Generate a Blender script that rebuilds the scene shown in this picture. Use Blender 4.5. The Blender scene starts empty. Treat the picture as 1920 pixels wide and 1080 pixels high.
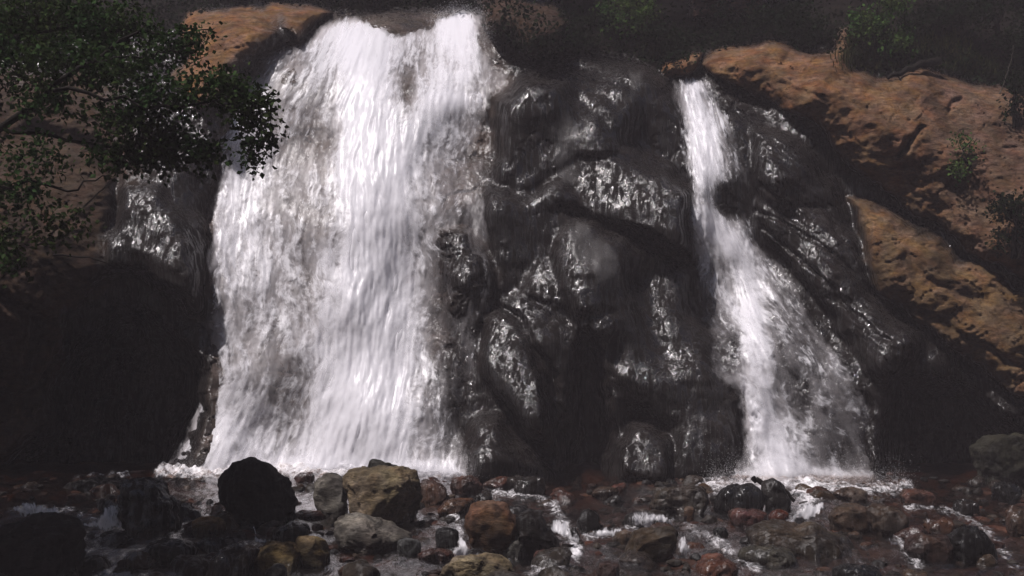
import bpy, math, random
import numpy as np
from mathutils import Vector
rng = np.random.default_rng(7)
random.seed(7)
SC = bpy.context.scene
COL = SC.collection

# ------------------------------------------------------------------ camera
F = 2106.0                      # focal length in pixels of the 1920 px photograph
CAMZ = 2.0
PITCH = math.atan((699 - 540) / F)
cam_d = bpy.data.cameras.new("camera")
cam_d.sensor_width = 36.0
cam_d.lens = F / 1920 * 36.0
cam_d.clip_end = 500
cam = bpy.data.objects.new("camera", cam_d)
cam.location = (0, 0, CAMZ)
cam.rotation_euler = (math.radians(90) + PITCH, 0, 0)
COL.objects.link(cam)
SC.camera = cam

# ------------------------------------------------------------------ light
SUN_DIR = Vector((-0.40, -0.29, 0.87)).normalized()       # towards the sun
elev = math.asin(SUN_DIR.z)
w = bpy.data.worlds.new("World"); SC.world = w; w.use_nodes = True
nt = w.node_tree
sky = nt.nodes.new("ShaderNodeTexSky"); sky.sky_type = 'NISHITA'; sky.sun_disc = False
sky.sun_elevation = elev; sky.sun_rotation = math.atan2(SUN_DIR.x, SUN_DIR.y)
bg = nt.nodes["Background"]; bg.inputs[1].default_value = 0.045
nt.links.new(sky.outputs[0], bg.inputs[0])
sun_d = bpy.data.lights.new("sun", 'SUN'); sun_d.energy = 5.0; sun_d.angle = math.radians(0.5)
sun_d.color = (1.0, 0.935, 0.93)
sun = bpy.data.objects.new("sun", sun_d); COL.objects.link(sun)
sun.rotation_euler = SUN_DIR.to_track_quat('Z', 'Y').to_euler()
SC.view_settings.view_transform = 'Standard'; SC.view_settings.look = 'None'
SC.view_settings.exposure = 0.32; SC.view_settings.gamma = 1.0
SC.cycles.max_bounces = 6; SC.cycles.diffuse_bounces = 2; SC.cycles.glossy_bounces = 2
SC.cycles.transparent_max_bounces = 16; SC.cycles.volume_bounces = 0
SC.cycles.caustics_reflective = False; SC.cycles.caustics_refractive = False
SC.cycles.use_denoising = True

# ------------------------------------------------------------------ maths helpers
CP, SP = math.cos(PITCH), math.sin(PITCH)
def P(u, v, Y):
    """the point that photo pixel (u, v) shows when it stands at depth Y"""
    a = (np.asarray(u, float) - 960) / F; b = (540 - np.asarray(v, float)) / F
    dy = CP - b * SP; dz = SP + b * CP
    k = np.asarray(Y, float) / dy
    return np.stack(np.broadcast_arrays(a * k, np.asarray(Y, float) + 0 * k, CAMZ + dz * k), -1)

_perm = np.random.default_rng(3).permutation(256); _perm = np.concatenate([_perm, _perm])
_g = np.array([[1,1,0],[-1,1,0],[1,-1,0],[-1,-1,0],[1,0,1],[-1,0,1],[1,0,-1],[-1,0,-1],
               [0,1,1],[0,-1,1],[0,1,-1],[0,-1,-1],[1,1,0],[-1,1,0],[0,-1,1],[0,-1,-1]], float)
def perlin(x, y, z):
    x, y, z = np.broadcast_arrays(*[np.asarray(q, float) for q in (x, y, z)])
    xf, yf, zf = np.floor(x), np.floor(y), np.floor(z)
    X, Y, Z = [q.astype(np.int64) & 255 for q in (xf, yf, zf)]
    x, y, z = x - xf, y - yf, z - zf
    fu, fv, fw = [q * q * q * (q * (q * 6 - 15) + 10) for q in (x, y, z)]
    def gr(i, j, k):
        h = _perm[(_perm[(_perm[(X + i) & 255] + Y + j) & 255] + Z + k) & 255] & 15
        g = _g[h]
        return g[..., 0] * (x - i) + g[..., 1] * (y - j) + g[..., 2] * (z - k)
    def L(a, b, t): return a + (b - a) * t
    return L(L(L(gr(0,0,0), gr(1,0,0), fu), L(gr(0,1,0), gr(1,1,0), fu), fv),
             L(L(gr(0,0,1), gr(1,0,1), fu), L(gr(0,1,1), gr(1,1,1), fu), fv), fw)
def fbm(x, y, z, octs=4, ridged=False, gain=0.5):
    t = 0; a = 1.0
    for i in range(octs):
        n = perlin(x + 17.3 * i, y + 9.1 * i, z + 4.7 * i)
        t = t + a * ((1 - 2 * np.abs(n)) if ridged else n)
        x, y, z = x * 2.03, y * 2.03, z * 2.03; a *= gain
    return t
def sstep(a, b, x):
    t = np.clip((x - a) / (b - a), 0, 1); return t * t * (3 - 2 * t)

def sdf(poly, u, v):
    """distance inside a polygon: positive within"""
    p = np.asarray(poly, float); d2 = np.full(u.shape, 1e12); ins = np.zeros(u.shape, bool)
    for (x0, y0), (x1, y1) in zip(p, np.roll(p, -1, 0)):
        ex, ey = x1 - x0, y1 - y0
        t = np.clip(((u - x0) * ex + (v - y0) * ey) / (ex * ex + ey * ey + 1e-9), 0, 1)
        d2 = np.minimum(d2, (u - x0 - t * ex) ** 2 + (v - y0 - t * ey) ** 2)
        c = (y0 > v) != (y1 > v)
        ins ^= c & (u < ex * (v - y0) / (ey if abs(ey) > 1e-9 else 1e-9) + x0)
    d = np.sqrt(d2)
    return np.where(ins, d, -d)
def pdist(line, u, v):
    """distance to a polyline and the position along it, 0 to 1"""
    p = np.asarray(line, float); n = len(p) - 1
    best = np.full(u.shape, 1e9); pos = np.zeros(u.shape)
    for i in range(n):
        (x0, y0), (x1, y1) = p[i], p[i + 1]; ex, ey = x1 - x0, y1 - y0
        t = np.clip(((u - x0) * ex + (v - y0) * ey) / (ex * ex + ey * ey + 1e-9), 0, 1)
        d = np.hypot(u - x0 - t * ex, v - y0 - t * ey)
        m = d < best; best = np.where(m, d, best); pos = np.where(m, (i + t) / n, pos)
    return best, pos

# ------------------------------------------------------------------ scene helpers
def tag(o, label=None, cat=None, group=None, kind=None):
    for k, val in (("label", label), ("category", cat), ("group", group), ("kind", kind)):
        if val: o[k] = val
    return o
def empty(name, loc=(0, 0, 0)):
    o = bpy.data.objects.new(name, None); o.location = loc; o.empty_display_size = .2
    COL.objects.link(o); return o
def mesh_obj(name, verts, faces, mat, parent=None, smooth=True, attrs=None, origin=None, normals=None):
    """faces: an (n, k) array, or a list of such arrays"""
    verts = np.ascontiguousarray(verts, np.float32)
    if origin is not None: verts = verts - np.asarray(origin, np.float32)
    if not isinstance(faces, list): faces = [faces]
    faces = [np.asarray(f, np.int32) for f in faces if len(f)]
    me = bpy.data.meshes.new(name)
    me.vertices.add(len(verts)); me.vertices.foreach_set("co", verts.ravel())
    loops = np.concatenate([f.ravel() for f in faces]); sizes = np.concatenate([np.full(len(f), f.shape[1]) for f in faces])
    me.loops.add(len(loops)); me.loops.foreach_set("vertex_index", loops)
    me.polygons.add(len(sizes))
    me.polygons.foreach_set("loop_start", np.concatenate([[0], np.cumsum(sizes)[:-1]]).astype(np.int32))
    me.polygons.foreach_set("use_smooth", np.full(len(sizes), smooth))
    for k, (typ, arr) in (attrs or {}).items():
        a = me.attributes.new(k, typ, 'POINT')
        a.data.foreach_set({'FLOAT': 'value', 'FLOAT_VECTOR': 'vector', 'FLOAT_COLOR': 'color'}[typ],
                           np.ascontiguousarray(arr, np.float32).ravel())
    me.update(calc_edges=True); me.validate()
    if normals is not None: me.normals_split_custom_set_from_vertices(normals.tolist())
    if mat: me.materials.append(mat)
    o = bpy.data.objects.new(name, me); COL.objects.link(o)
    if origin is not None and parent is None: o.location = origin
    o.parent = parent
    return o
def rgba(c, n): return np.tile(np.array([*c, 1.0]), (n, 1))
def grid_faces(nr, nc, keep=None):
    i = np.arange(nr * nc).reshape(nr, nc)
    f = np.stack([i[:-1, :-1], i[1:, :-1], i[1:, 1:], i[:-1, 1:]], -1)
    return f[keep] if keep is not None else f.reshape(-1, 4)
def compact(verts, faces, attrs, normals=None):
    used = np.unique(faces); m = np.zeros(len(verts), np.int64); m[used] = np.arange(len(used))
    return verts[used], m[faces], {k: (t, a[used]) for k, (t, a) in attrs.items()}, (None if normals is None else normals[used])

# ------------------------------------------------------------------ materials
def new_mat(name):
    m = bpy.data.materials.new(name); m.use_nodes = True; t = m.node_tree
    t.nodes.clear(); out = t.nodes.new("ShaderNodeOutputMaterial")
    def N(typ, ins=None, **kw):
        n = t.nodes.new("ShaderNode" + typ)
        for k, val in kw.items(): setattr(n, k, val)
        for k, val in (ins or {}).items():
            s = n.inputs[k]
            if hasattr(val, "is_output"): t.links.new(val, s)
            else: s.default_value = val
        return n
    return m, N, out, t
def math_(N, op, a, b=0.0, c=0.0, clamp=False):
    return N("Math", {0: a, 1: b, 2: c}, operation=op, use_clamp=clamp).outputs[0]
def mapr(N, x, a, b, c=0.0, d=1.0):
    return N("MapRange", {"Value": x, "From Min": a, "From Max": b, "To Min": c, "To Max": d}, interpolation_type='SMOOTHSTEP').outputs[0]
def scale_vec(N, vec, s):
    return N("VectorMath", {0: vec, 1: s}, operation='MULTIPLY').outputs[0]
def noise(N, vec, sc, det=4, rough=.55, dist=0.0):
    return N("TexNoise", {"Vector": vec, "Scale": sc, "Detail": det, "Roughness": rough, "Distortion": dist}).outputs[0]

def rock_material():
    m, N, out, t = new_mat("rock")
    pos = N("NewGeometry").outputs["Position"]
    col = N("Attribute", attribute_name="col").outputs["Color"]
    wet = N("Attribute", attribute_name="wet").outputs["Fac"]
    strata = scale_vec(N, pos, (1, 1, 3.2))
    big = noise(N, pos, 1.3, 5, .6)
    mid = noise(N, strata, 5.0, 6, .65, .6)
    fine = noise(N, strata, 26, 5, .7)
    pits = mapr(N, noise(N, scale_vec(N, pos, (1, 1, 4.5)), 9, 6, .7, .8), .58, .72, 1, .5)
    val = math_(N, 'MULTIPLY', mapr(N, big, .25, .75, .45, 1.45), mapr(N, mid, .25, .75, .6, 1.35))
    val = math_(N, 'MULTIPLY', val, mapr(N, fine, .25, .75, .6, 1.4))
    val = math_(N, 'MULTIPLY', val, pits)
    hue = N("HueSaturation", {"Hue": mapr(N, noise(N, pos, 2.2, 4), .3, .7, .489, .511), "Saturation": mapr(N, noise(N, pos, 3.1, 4), .3, .7, .85, 1.12),
                              "Value": val, "Color": col}).outputs[0]
    drips = noise(N, scale_vec(N, pos, (7, 7, .9)), 1.0, 4, .6, .4)
    film = math_(N, 'MULTIPLY', wet, mapr(N, math_(N, 'ADD', math_(N, 'MULTIPLY', drips, .6), math_(N, 'MULTIPLY', noise(N, scale_vec(N, pos, (18, 18, 1.6)), 1.0, 3, .55, .3), .4)), .45, .56, .04, 1))
    rough = N("Mix", {"Factor": film, "A": .85, "B": .11}, data_type='FLOAT').outputs[0]
    crk = noise(N, scale_vec(N, pos, (1, 1, 2.2)), 3.2, 4, .6, .8)
    crack = mapr(N, math_(N, 'ABSOLUTE', math_(N, 'SUBTRACT', crk, .5)), 0, .022, 0, 1)
    h_dry = math_(N, 'ADD', math_(N, 'ADD', math_(N, 'MULTIPLY', mid, .8), math_(N, 'MULTIPLY', fine, .4)), math_(N, 'MULTIPLY', crack, .35))
    rip = scale_vec(N, pos, (1.0, 1.0, 1.5))
    h_wet = math_(N, 'ADD', math_(N, 'ADD', math_(N, 'MULTIPLY', noise(N, rip, 30, 2, .55, .5), .8), math_(N, 'MULTIPLY', noise(N, pos, 52, 2, .6), .4)),
                  math_(N, 'MULTIPLY', mid, .05))
    h = N("Mix", {"Factor": wet, "A": h_dry, "B": h_wet}, data_type='FLOAT').outputs[0]
    bump = N("Bump", {"Height": h, "Distance": N("Mix", {"Factor": wet, "A": .034, "B": .0135}, data_type='FLOAT').outputs[0], "Strength": 1.0})
    spec = N("Mix", {"Factor": film, "A": .04, "B": .62}, data_type='FLOAT').outputs[0]
    b = N("BsdfPrincipled", {"Base Color": hue, "Roughness": rough, "Normal": bump.outputs[0], "Specular IOR Level": spec})
    t.links.new(b.outputs[0], out.inputs[0]); return m
ROCK = rock_material()

def fall_material(name, colour, sa, sb, soft, gain, maxa, seed):
    """white water: strands of foam with gaps between them, following the flow"""
    m, N, out, t = new_mat(name)
    fl = N("Attribute", attribute_name="flow").outputs["Vector"]
    den = N("Attribute", attribute_name="thick").outputs["Fac"]
    fl = N("VectorMath", {0: fl, 1: (seed * 31.7, seed * 17.1, seed * 3.3)}, operation='ADD').outputs[0]
    warp = N("TexNoise", {"Vector": scale_vec(N, fl, (.011, .009, 1)), "Scale": 1.0, "Detail": 3.0}).outputs["Color"]
    wv = N("VectorMath", {0: warp, 1: (60, 60, 0)}, operation='MULTIPLY').outputs[0]
    fw = N("VectorMath", {0: fl, 1: wv}, operation='ADD').outputs[0]
    n1 = noise(N, scale_vec(N, fw, (sa, sb, 1)), 1.0, 3, .55)
    n2 = noise(N, scale_vec(N, fw, (sa * 2.4, sb * 4.2, 1)), 1.0, 3, .6)
    n3 = noise(N, scale_vec(N, fl, (.016, .008, 1)), 1.0, 3, .5)
    n = math_(N, 'ADD', math_(N, 'MULTIPLY', n1, .46), math_(N, 'ADD', math_(N, 'MULTIPLY', n2, .34), math_(N, 'MULTIPLY', n3, .20)))
    n = math_(N, 'MULTIPLY', math_(N, 'SUBTRACT', n, .5), gain)
    x = math_(N, 'ADD', math_(N, 'SUBTRACT', den, .5), n)
    a = mapr(N, x, -soft, soft, 0, maxa)
    a = math_(N, 'MULTIPLY', a, mapr(N, den, .0, .15))
    bump = N("Bump", {"Height": n, "Distance": .04, "Strength": .13}).outputs[0]
    dif = N("BsdfPrincipled", {"Base Color": (*colour, 1), "Roughness": .35, "Normal": bump})
    trl = N("BsdfTranslucent", {"Color": (*colour, 1)})
    mx = N("MixShader", {0: .48, 1: dif.outputs[0], 2: trl.outputs[0]})
    tr = N("BsdfTransparent")
    mm = N("MixShader", {0: a, 1: tr.outputs[0], 2: mx.outputs[0]})
    t.links.new(mm.outputs[0], out.inputs[0]); return m
W_FRONT = fall_material("white_water_strands", (.92, .91, .945), .060, .022, .28, 2.7, 1.0, 1)
W_BACK = fall_material("white_water_veil", (.84, .80, .82), .05, .010, .45, 1.0, .85, 2)
W_FILM = fall_material("thin_water_film", (.20, .19, .185), .10, .006, .5, 1.4, .5, 3)  # real film, but its grey colour stands in for the reflected sky sheen
W_CASC = fall_material("small_cascade_water", (.80, .79, .82), .16, .035, .25, 1.6, .95, 4)

def leaf_material(name, c, var):
    m, N, out, t = new_mat(name)
    pos = N("NewGeometry").outputs["Position"]
    rnd = N("Attribute", attribute_name="tone").outputs["Fac"]
    v = math_(N, 'ADD', .45, math_(N, 'MULTIPLY', rnd, var))
    hs = N("HueSaturation", {"Hue": mapr(N, noise(N, pos, 2.0, 2), .3, .7, .47, .53), "Value": v, "Color": (*c, 1)}).outputs[0]
    d = N("BsdfPrincipled", {"Base Color": hs, "Roughness": .6, "Specular IOR Level": .02})
    tr = N("BsdfTranslucent", {"Color": hs})
    mx = N("MixShader", {0: .25, 1: d.outputs[0], 2: tr.outputs[0]})
    t.links.new(mx.outputs[0], out.inputs[0]); return m
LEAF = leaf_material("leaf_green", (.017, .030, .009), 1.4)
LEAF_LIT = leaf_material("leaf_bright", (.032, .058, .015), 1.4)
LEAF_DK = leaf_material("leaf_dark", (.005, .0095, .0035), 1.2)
GRASS = leaf_material("grass_blade", (.028, .030, .010), 1.0)

def wood_material(name, c):
    m, N, out, t = new_mat(name)
    pos = N("NewGeometry").outputs["Position"]
    n = noise(N, pos, 14, 5, .65)
    hs = N("HueSaturation", {"Value": mapr(N, n, .3, .7, .5, 1.5), "Color": (*c, 1)}).outputs[0]
    b = N("BsdfPrincipled", {"Base Color": hs, "Roughness": .9, "Specular IOR Level": .1, "Normal": N("Bump", {"Height": n, "Distance": .01}).outputs[0]})
    t.links.new(b.outputs[0], out.inputs[0]); return m
BARK = wood_material("bark", (.007, .0055, .0045))
DEAD = wood_material("dead_wood", (.06, .053, .044))

def stream_material():
    m, N, out, t = new_mat("stream_water")
    pos = N("NewGeometry").outputs["Position"]
    foam = N("Attribute", attribute_name="foam").outputs["Fac"]
    n1 = noise(N, scale_vec(N, pos, (1.0, .55, 1.0)), 5.5, 6, .65, 1.2)
    n2 = noise(N, scale_vec(N, pos, (1.0, .5, 1)), 26, 4, .6, .8)
    n = math_(N, 'ADD', math_(N, 'MULTIPLY', n1, .65), math_(N, 'MULTIPLY', n2, .35))
    x = math_(N, 'ADD', math_(N, 'SUBTRACT', foam, .5), math_(N, 'MULTIPLY', math_(N, 'SUBTRACT', n, .5), 2.6))
    a = math_(N, 'MULTIPLY', mapr(N, x, -.15, .65, 0, .80), mapr(N, foam, .02, .2))
    rip = math_(N, 'ADD', noise(N, scale_vec(N, pos, (1, .6, 1)), 9, 4, .6, .6), math_(N, 'MULTIPLY', noise(N, pos, 30, 3), .30))
    bump = N("Bump", {"Height": rip, "Distance": .035, "Strength": 1.0}).outputs[0]
    gl = N("BsdfGlossy", {"Color": (1, 1, 1, 1), "Roughness": .06, "Normal": bump})
    tr = N("BsdfTransparent", {"Color": (.80, .68, .60, 1)})
    fr = N("Fresnel", {"IOR": 1.15, "Normal": bump}).outputs[0]
    wat = N("MixShader", {0: math_(N, 'MULTIPLY', fr, .65), 1: tr.outputs[0], 2: gl.outputs[0]})
    fo = N("BsdfPrincipled", {"Base Color": (.84, .82, .84, 1), "Roughness": .5, "Normal": bump})
    mm = N("MixShader", {0: a, 1: wat.outputs[0], 2: fo.outputs[0]})
    t.links.new(mm.outputs[0], out.inputs[0]); return m
STREAM = stream_material()

# ------------------------------------------------------------------ the cliff: one surface, depth along each sight line in metres
Y0 = 22.0
US = np.arange(-420, 2345, 3.0); VS = np.arange(-330, 985, 3.0)
U, V = np.meshgrid(US, VS)
def prof(v):
    return sum(np.interp(np.asarray(v) + k, [-330, -200, -60, 0, 40, 100, 200, 300, 500, 700, 890, 985],
                     [22.0, 16.0, 9.5, 7.0, 5.4, 4.3, 3.3, 2.6, 1.5, .7, 0.05, -.35]) for k in range(-30, 31, 5)) / 13
base_w = P(U, V, Y0)
X_, Z_ = base_w[..., 0], base_w[..., 2]
wob_u = U + 16 * fbm(X_ * .9, Z_ * .9, 3.3, 5, gain=.55); wob_v = V + 15 * fbm(X_ * .9, Z_ * .9, 8.8, 5, gain=.55)

POLY = dict(
    ledge=[(330, 60), (350, 30), (420, 12), (480, 8), (540, 14), (600, 14), (622, 24), (600, 44), (560, 78), (520, 84), (488, 108), (462, 150), (420, 190), (360, 200), (325, 150), (345, 100)],
    left=[(-430, 150), (0, 130), (160, 120), (330, 120), (420, 170), (440, 215), (405, 300), (388, 420), (388, 560), (380, 640), (330, 560), (260, 520), (190, 520), (140, 580), (110, 660), (70, 720), (0, 740), (-430, 700)],
    glint=[(215, 350), (300, 345), (345, 400), (365, 480), (388, 570), (380, 620), (330, 570), (260, 525), (195, 505), (200, 420)],
    dome=[(920, 188), (985, 142), (1030, 112), (1090, 102), (1180, 112), (1245, 150), (1275, 235), (1290, 350), (1225, 318), (1150, 285), (1090, 295), (1030, 330), (980, 380), (925, 330)],
    column=[(918, 330), (980, 372), (1040, 345), (1075, 380), (1045, 420), (1030, 480), (1000, 560), (960, 590), (915, 585), (928, 500), (912, 420)],
    shine=[(1085, 300), (1150, 285), (1225, 315), (1290, 360), (1302, 485), (1260, 470), (1210, 448), (1165, 425), (1120, 402), (1060, 372), (1040, 345)],
    mid=[(1055, 405), (1120, 415), (1190, 455), (1260, 485), (1310, 500), (1325, 620), (1340, 700), (1390, 745), (1385, 850), (1370, 905), (1265, 910), (1262, 800), (1200, 770), (1165, 800), (1110, 640), (1060, 580), (1035, 480)],
    lowshine=[(905, 600), (940, 588), (985, 625), (1015, 690), (1030, 780), (1052, 872), (1020, 850), (965, 790), (925, 740), (905, 690)],
    lowright=[(1158, 905), (1160, 840), (1190, 788), (1235, 790), (1262, 820), (1268, 912)],
    lowleft=[(870, 910), (880, 830), (910, 760), (960, 810), (1020, 865), (1060, 885), (1050, 915)],
    knob=[(803, 452), (830, 418), (890, 425), (930, 490), (920, 560), (895, 620), (850, 600), (815, 540)],
    slab=[(1315, 118), (1360, 88), (1430, 78), (1500, 96), (1560, 92), (1572, 56), (1590, 52), (1600, 130), (1650, 142), (1730, 130), (1830, 158), (1920, 172), (2345, 260), (2345, 660), (1990, 560), (1910, 520), (1840, 500), (1780, 455), (1700, 395), (1600, 315), (1500, 225), (1420, 180), (1345, 150)],
    ridge=[(1580, 362), (1640, 380), (1720, 425), (1790, 480), (1860, 520), (1990, 570), (2345, 680), (2345, 960), (2050, 850), (1925, 745), (1840, 700), (1760, 640), (1690, 590), (1640, 545), (1615, 460)],
    wet=[(1400, 225), (1480, 255), (1560, 340), (1600, 440), (1630, 545), (1690, 600), (1740, 650), (1700, 700), (1660, 760), (1600, 640), (1500, 530), (1430, 460), (1420, 350)],
    stone=[(1232, 132), (1250, 112), (1300, 92), (1322, 100), (1316, 122), (1285, 136), (1250, 142)],
    back=[(880, 0), (930, -10), (1040, -8), (1075, 40), (1060, 90), (1000, 105), (950, 70), (905, 60)],
    back2=[(1290, -20), (1420, -30), (1440, 10), (1400, 28), (1300, 30)],
)
S = {k: sdf(p, wob_u, wob_v) for k, p in POLY.items()}
def dome(s, wd):
    t = np.clip(s / wd, 0, 1); return np.sqrt(np.clip(1 - (1 - t) ** 2, 0, 1))
D = prof(V)
D = D + .9 * fbm(X_ * .28, Z_ * .28, 1.5, 3)
cen = sdf([(925, 200), (985, 130), (1090, 95), (1180, 105), (1240, 150), (1262, 240), (1270, 340), (1285, 480), (1300, 620), (1350, 740), (1370, 930), (880, 930), (905, 700), (930, 560), (935, 400)], wob_u, wob_v)
D = D - sstep(-10, 130, cen) * np.interp(V, [60, 110, 200, 300, 500, 700, 890], [.25, .45, .65, .55, .40, .2, 0])
def bulge(name, h, wd): 
    global D
    D = D - h * dome(S[name], wd)
bulge('ledge', 1.5, 60); bulge('left', 1.1, 120); bulge('glint', .35, 60)
bulge('dome', .6, 45); bulge('column', .35, 50); bulge('shine', .60, 22); bulge('mid', .42, 40)
bulge('lowshine', .8, 42); bulge('lowright', .8, 45); bulge('lowleft', .7, 50); bulge('knob', .75, 45)
bulge('slab', 1.5, 190); bulge('ridge', 1.15, 120); bulge('wet', .6, 70); bulge('stone', .9, 18); bulge('back', 2.0, 50); bulge('back2', 1.2, 20)
def tilt(name, k, feather=25, kh=0.0):
    global D
    m_ = sstep(-5, feather, S[name]); c_ = np.sum(wob_v * m_) / np.sum(m_)
    cu_ = np.sum(wob_u * m_) / np.sum(m_)
    D = D + (k * (c_ - wob_v) - kh * (wob_u - cu_)) / 100 * m_
tilt('wet', .02, 50, .0); tilt('dome', -.25, 50, -.22); tilt('column', -.1, 40, -.25)
def facet(poly, el, az, out=.1, feather=16):
    """a planar face of the rock, its normal el degrees up and az degrees right of the way to the viewer"""
    global D
    s_ = sdf(poly, wob_u, wob_v); m_ = sstep(-6, feather, s_); w_ = m_ / np.sum(m_)
    cu_, cv_ = np.sum(U * w_), np.sum(V * w_)
    a_ = math.tan(math.radians(az)); e_ = math.tan(math.radians(el)) / math.cos(math.radians(az))
    pl = np.sum(D * w_) - out + (a_ * (U - cu_) - e_ * (V - cv_)) * .01045
    D = D * (1 - m_) + pl * m_
facet([(930, 200), (985, 150), (1060, 150), (1110, 240), (1090, 290), (1030, 330), (985, 370), (930, 330)], 4, 10, .05, 40)
facet(POLY['column'], 2, 12, .0, 30)
facet([(1150, 120), (1235, 150), (1270, 235), (1285, 330), (1230, 305), (1170, 270), (1190, 200)], 6, 14, .0, 30)
facet([(815, 560), (930, 510), (905, 700), (895, 890), (800, 890), (810, 700)], 6, 12, .0, 50)
facet([(1055, 620), (1170, 600), (1200, 760), (1150, 900), (1075, 900)], 2, 8, -.1, 40)
facet(POLY['shine'], 28, -19, .16, 18)
facet(POLY['glint'], 19, -14, .0, 80)
facet(POLY['lowshine'], 33, -18, .12, 18)
facet([(985, 650), (1012, 690), (1030, 790), (1012, 806), (990, 730)], 33, -12, .05, 14)
facet([(1170, 510), (1235, 480), (1298, 500), (1305, 620), (1275, 680), (1215, 640), (1180, 580)], 27, -16, .06, 36)
facet([(1075, 520), (1105, 515), (1125, 575), (1100, 605), (1070, 560)], 30, -16, .05, 16)
facet([(1110, 165), (1150, 160), (1198, 200), (1190, 230), (1140, 215)], 24, -14, .04, 16)
facet([(1040, 108), (1090, 100), (1150, 115), (1140, 140), (1060, 138)], 32, -12, .04, 14)
facet(POLY['lowright'], 30, -12, .12, 24)
facet([(1425, 365), (1520, 390), (1600, 430), (1625, 500), (1560, 485), (1470, 435)], 26, -20, .05, 24)
facet([(1550, 545), (1620, 560), (1690, 625), (1650, 650), (1580, 605)], 28, -22, .05, 20)
facet([(1455, 455), (1530, 490), (1560, 540), (1500, 530)], 28, -22, .05, 18)
facet([(1585, 740), (1630, 745), (1650, 850), (1640, 880), (1610, 840)], 30, -22, .05, 14)
def shift_ext(a, r, fn):
    for ax in (0, 1):
        pad = np.concatenate([np.repeat(np.take(a, [0], ax), r, ax), a, np.repeat(np.take(a, [-1], ax), r, ax)], ax)
        n_ = a.shape[ax]; o_ = np.take(pad, range(0, n_), ax)
        for k in range(1, 2 * r + 1): o_ = fn(o_, np.take(pad, range(k, k + n_), ax))
        a = o_
    return a
def blur(a, k):
    for ax in (0, 1):
        c = np.cumsum(np.concatenate([np.repeat(np.take(a, [0], ax), k + 1, ax), a, np.repeat(np.take(a, [-1], ax), k, ax)], ax), ax)
        n = a.shape[ax]
        a = (np.take(c, range(2 * k + 1, 2 * k + 1 + n), ax) - np.take(c, range(0, n), ax)) / (2 * k + 1)
    return a
# worn wet stone has no thin ribs standing out of it
worn = np.clip(sstep(-60, -10, cen) + sstep(-50, 0, S['wet']) + sstep(-50, 0, S['glint']), 0, 1)
flat_ = shift_ext(shift_ext(D, 4, np.maximum), 4, np.minimum)
D = D * (1 - worn) + blur(np.maximum(flat_, D), 2) * worn
# the two undercut hollows at the foot of the wall
hol_l = sdf([(-80, 930), (-40, 870), (70, 800), (100, 700), (150, 610), (205, 560), (270, 572), (340, 625), (392, 668), (404, 700), (398, 780), (368, 850), (325, 930)], wob_u, wob_v)
hol_r = sdf([(1640, 930), (1640, 800), (1660, 700), (1740, 690), (1840, 730), (1930, 790), (2060, 870), (2060, 940)], wob_u, wob_v)
hol_m = sdf([(1050, 930), (1055, 700), (1075, 610), (1110, 600), (1150, 700), (1160, 800), (1150, 930)], wob_u, wob_v)
D = D + 2.6 * sstep(0, 60, hol_l) + 2.2 * sstep(0, 60, hol_r) + 1.0 * sstep(0, 40, hol_m)
for line, wd, dep in (
    ([(1010, 150), (1080, 190), (1150, 245), (1230, 290), (1290, 340)], 10, .12),
    ([(1040, 385), (1120, 412), (1200, 458), (1300, 492)], 9, .22),
    ([(925, 575), (980, 600), (1030, 690), (1060, 800), (1075, 880)], 9, .22),
    ([(1000, 560), (1080, 600), (1150, 580)], 10, .12),
    ([(1420, 390), (1500, 430), (1600, 510), (1690, 600)], 5, .10),
    ([(1425, 430), (1490, 480), (1580, 560), (1660, 640)], 5, .12),
    ([(1430, 350), (1540, 400), (1610, 480)], 5, .10),
    ([(1690, 300), (1700, 270), (1726, 238)], 5, .4),
    ([(1776, 206), (1800, 186)], 4, .2),
    ([(1470, 155), (1540, 178), (1620, 200)], 6, .08),
    ([(1440, 120), (1500, 108)], 5, .08),
    ([(1480, 100), (1450, 135)], 5, .08),
    ([(1560, 110), (1520, 130), (1560, 150)], 5, .07),
    ([(470, 15), (520, 45), (545, 70)], 8, .35),
    ([(1640, 545), (1740, 600), (1850, 650), (1930, 690)], 8, .16),
    ([(1700, 480), (1760, 540), (1850, 560)], 9, .18),
    ([(60, 240), (160, 260), (220, 330), (210, 420)], 14, .4),
    ([(0, 560), (60, 600), (50, 700)], 10, .3)):
    d, _ = pdist(line, wob_u, wob_v)
    D = D + dep * np.exp(-(d / wd) ** 2)
D = D - .09 * sstep(-10, 40, S['wet']) * fbm((X_ * .55 + Z_ * .85) * 2.4 + .2 * fbm(X_, Z_, 3., 3), (X_ * .85 - Z_ * .55) * .5, 3.3, 4, ridged=True)
# weathering: ridged lumps, strata on the dry rock, small roughness
dry = np.clip(sstep(-10, 25, S['slab']) + sstep(-10, 25, S['ridge']) + sstep(-10, 20, S['ledge']) + .8 * sstep(0, 80, S['left']) * sstep(420, 250, U + .3 * V), 0, 1)
D = D + .15 * fbm(X_ * .7, Z_ * .8, 5.5, 3, gain=.5) * (1 - .45 * worn) - .09 * fbm(X_ * .5 + .3 * Z_, Z_ * .7, 2.2, 3, ridged=True)
wetk = 1 - .75 * worn
cr_n = fbm(X_ * .55 + Z_ * .35, Z_ * 1.3 - X_ * .55, 12.2, 4); cr_m = sstep(-.25, .35, fbm(X_ * .4, Z_ * .4, 20.2, 2))
D = D + wetk * .11 * cr_m * np.exp(-(cr_n / .030) ** 2) + wetk * .08 * np.exp(-(fbm(X_ * .9, Z_ * 1.5, 31.0, 3) / .022) ** 2) * (1 - cr_m)
D = D + .10 * (1 - .9 * worn) * np.floor(3 * fbm(X_ * .5 - Z_ * .3, Z_ * .9 + X_ * .6, 41.0, 3)) / 3
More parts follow.
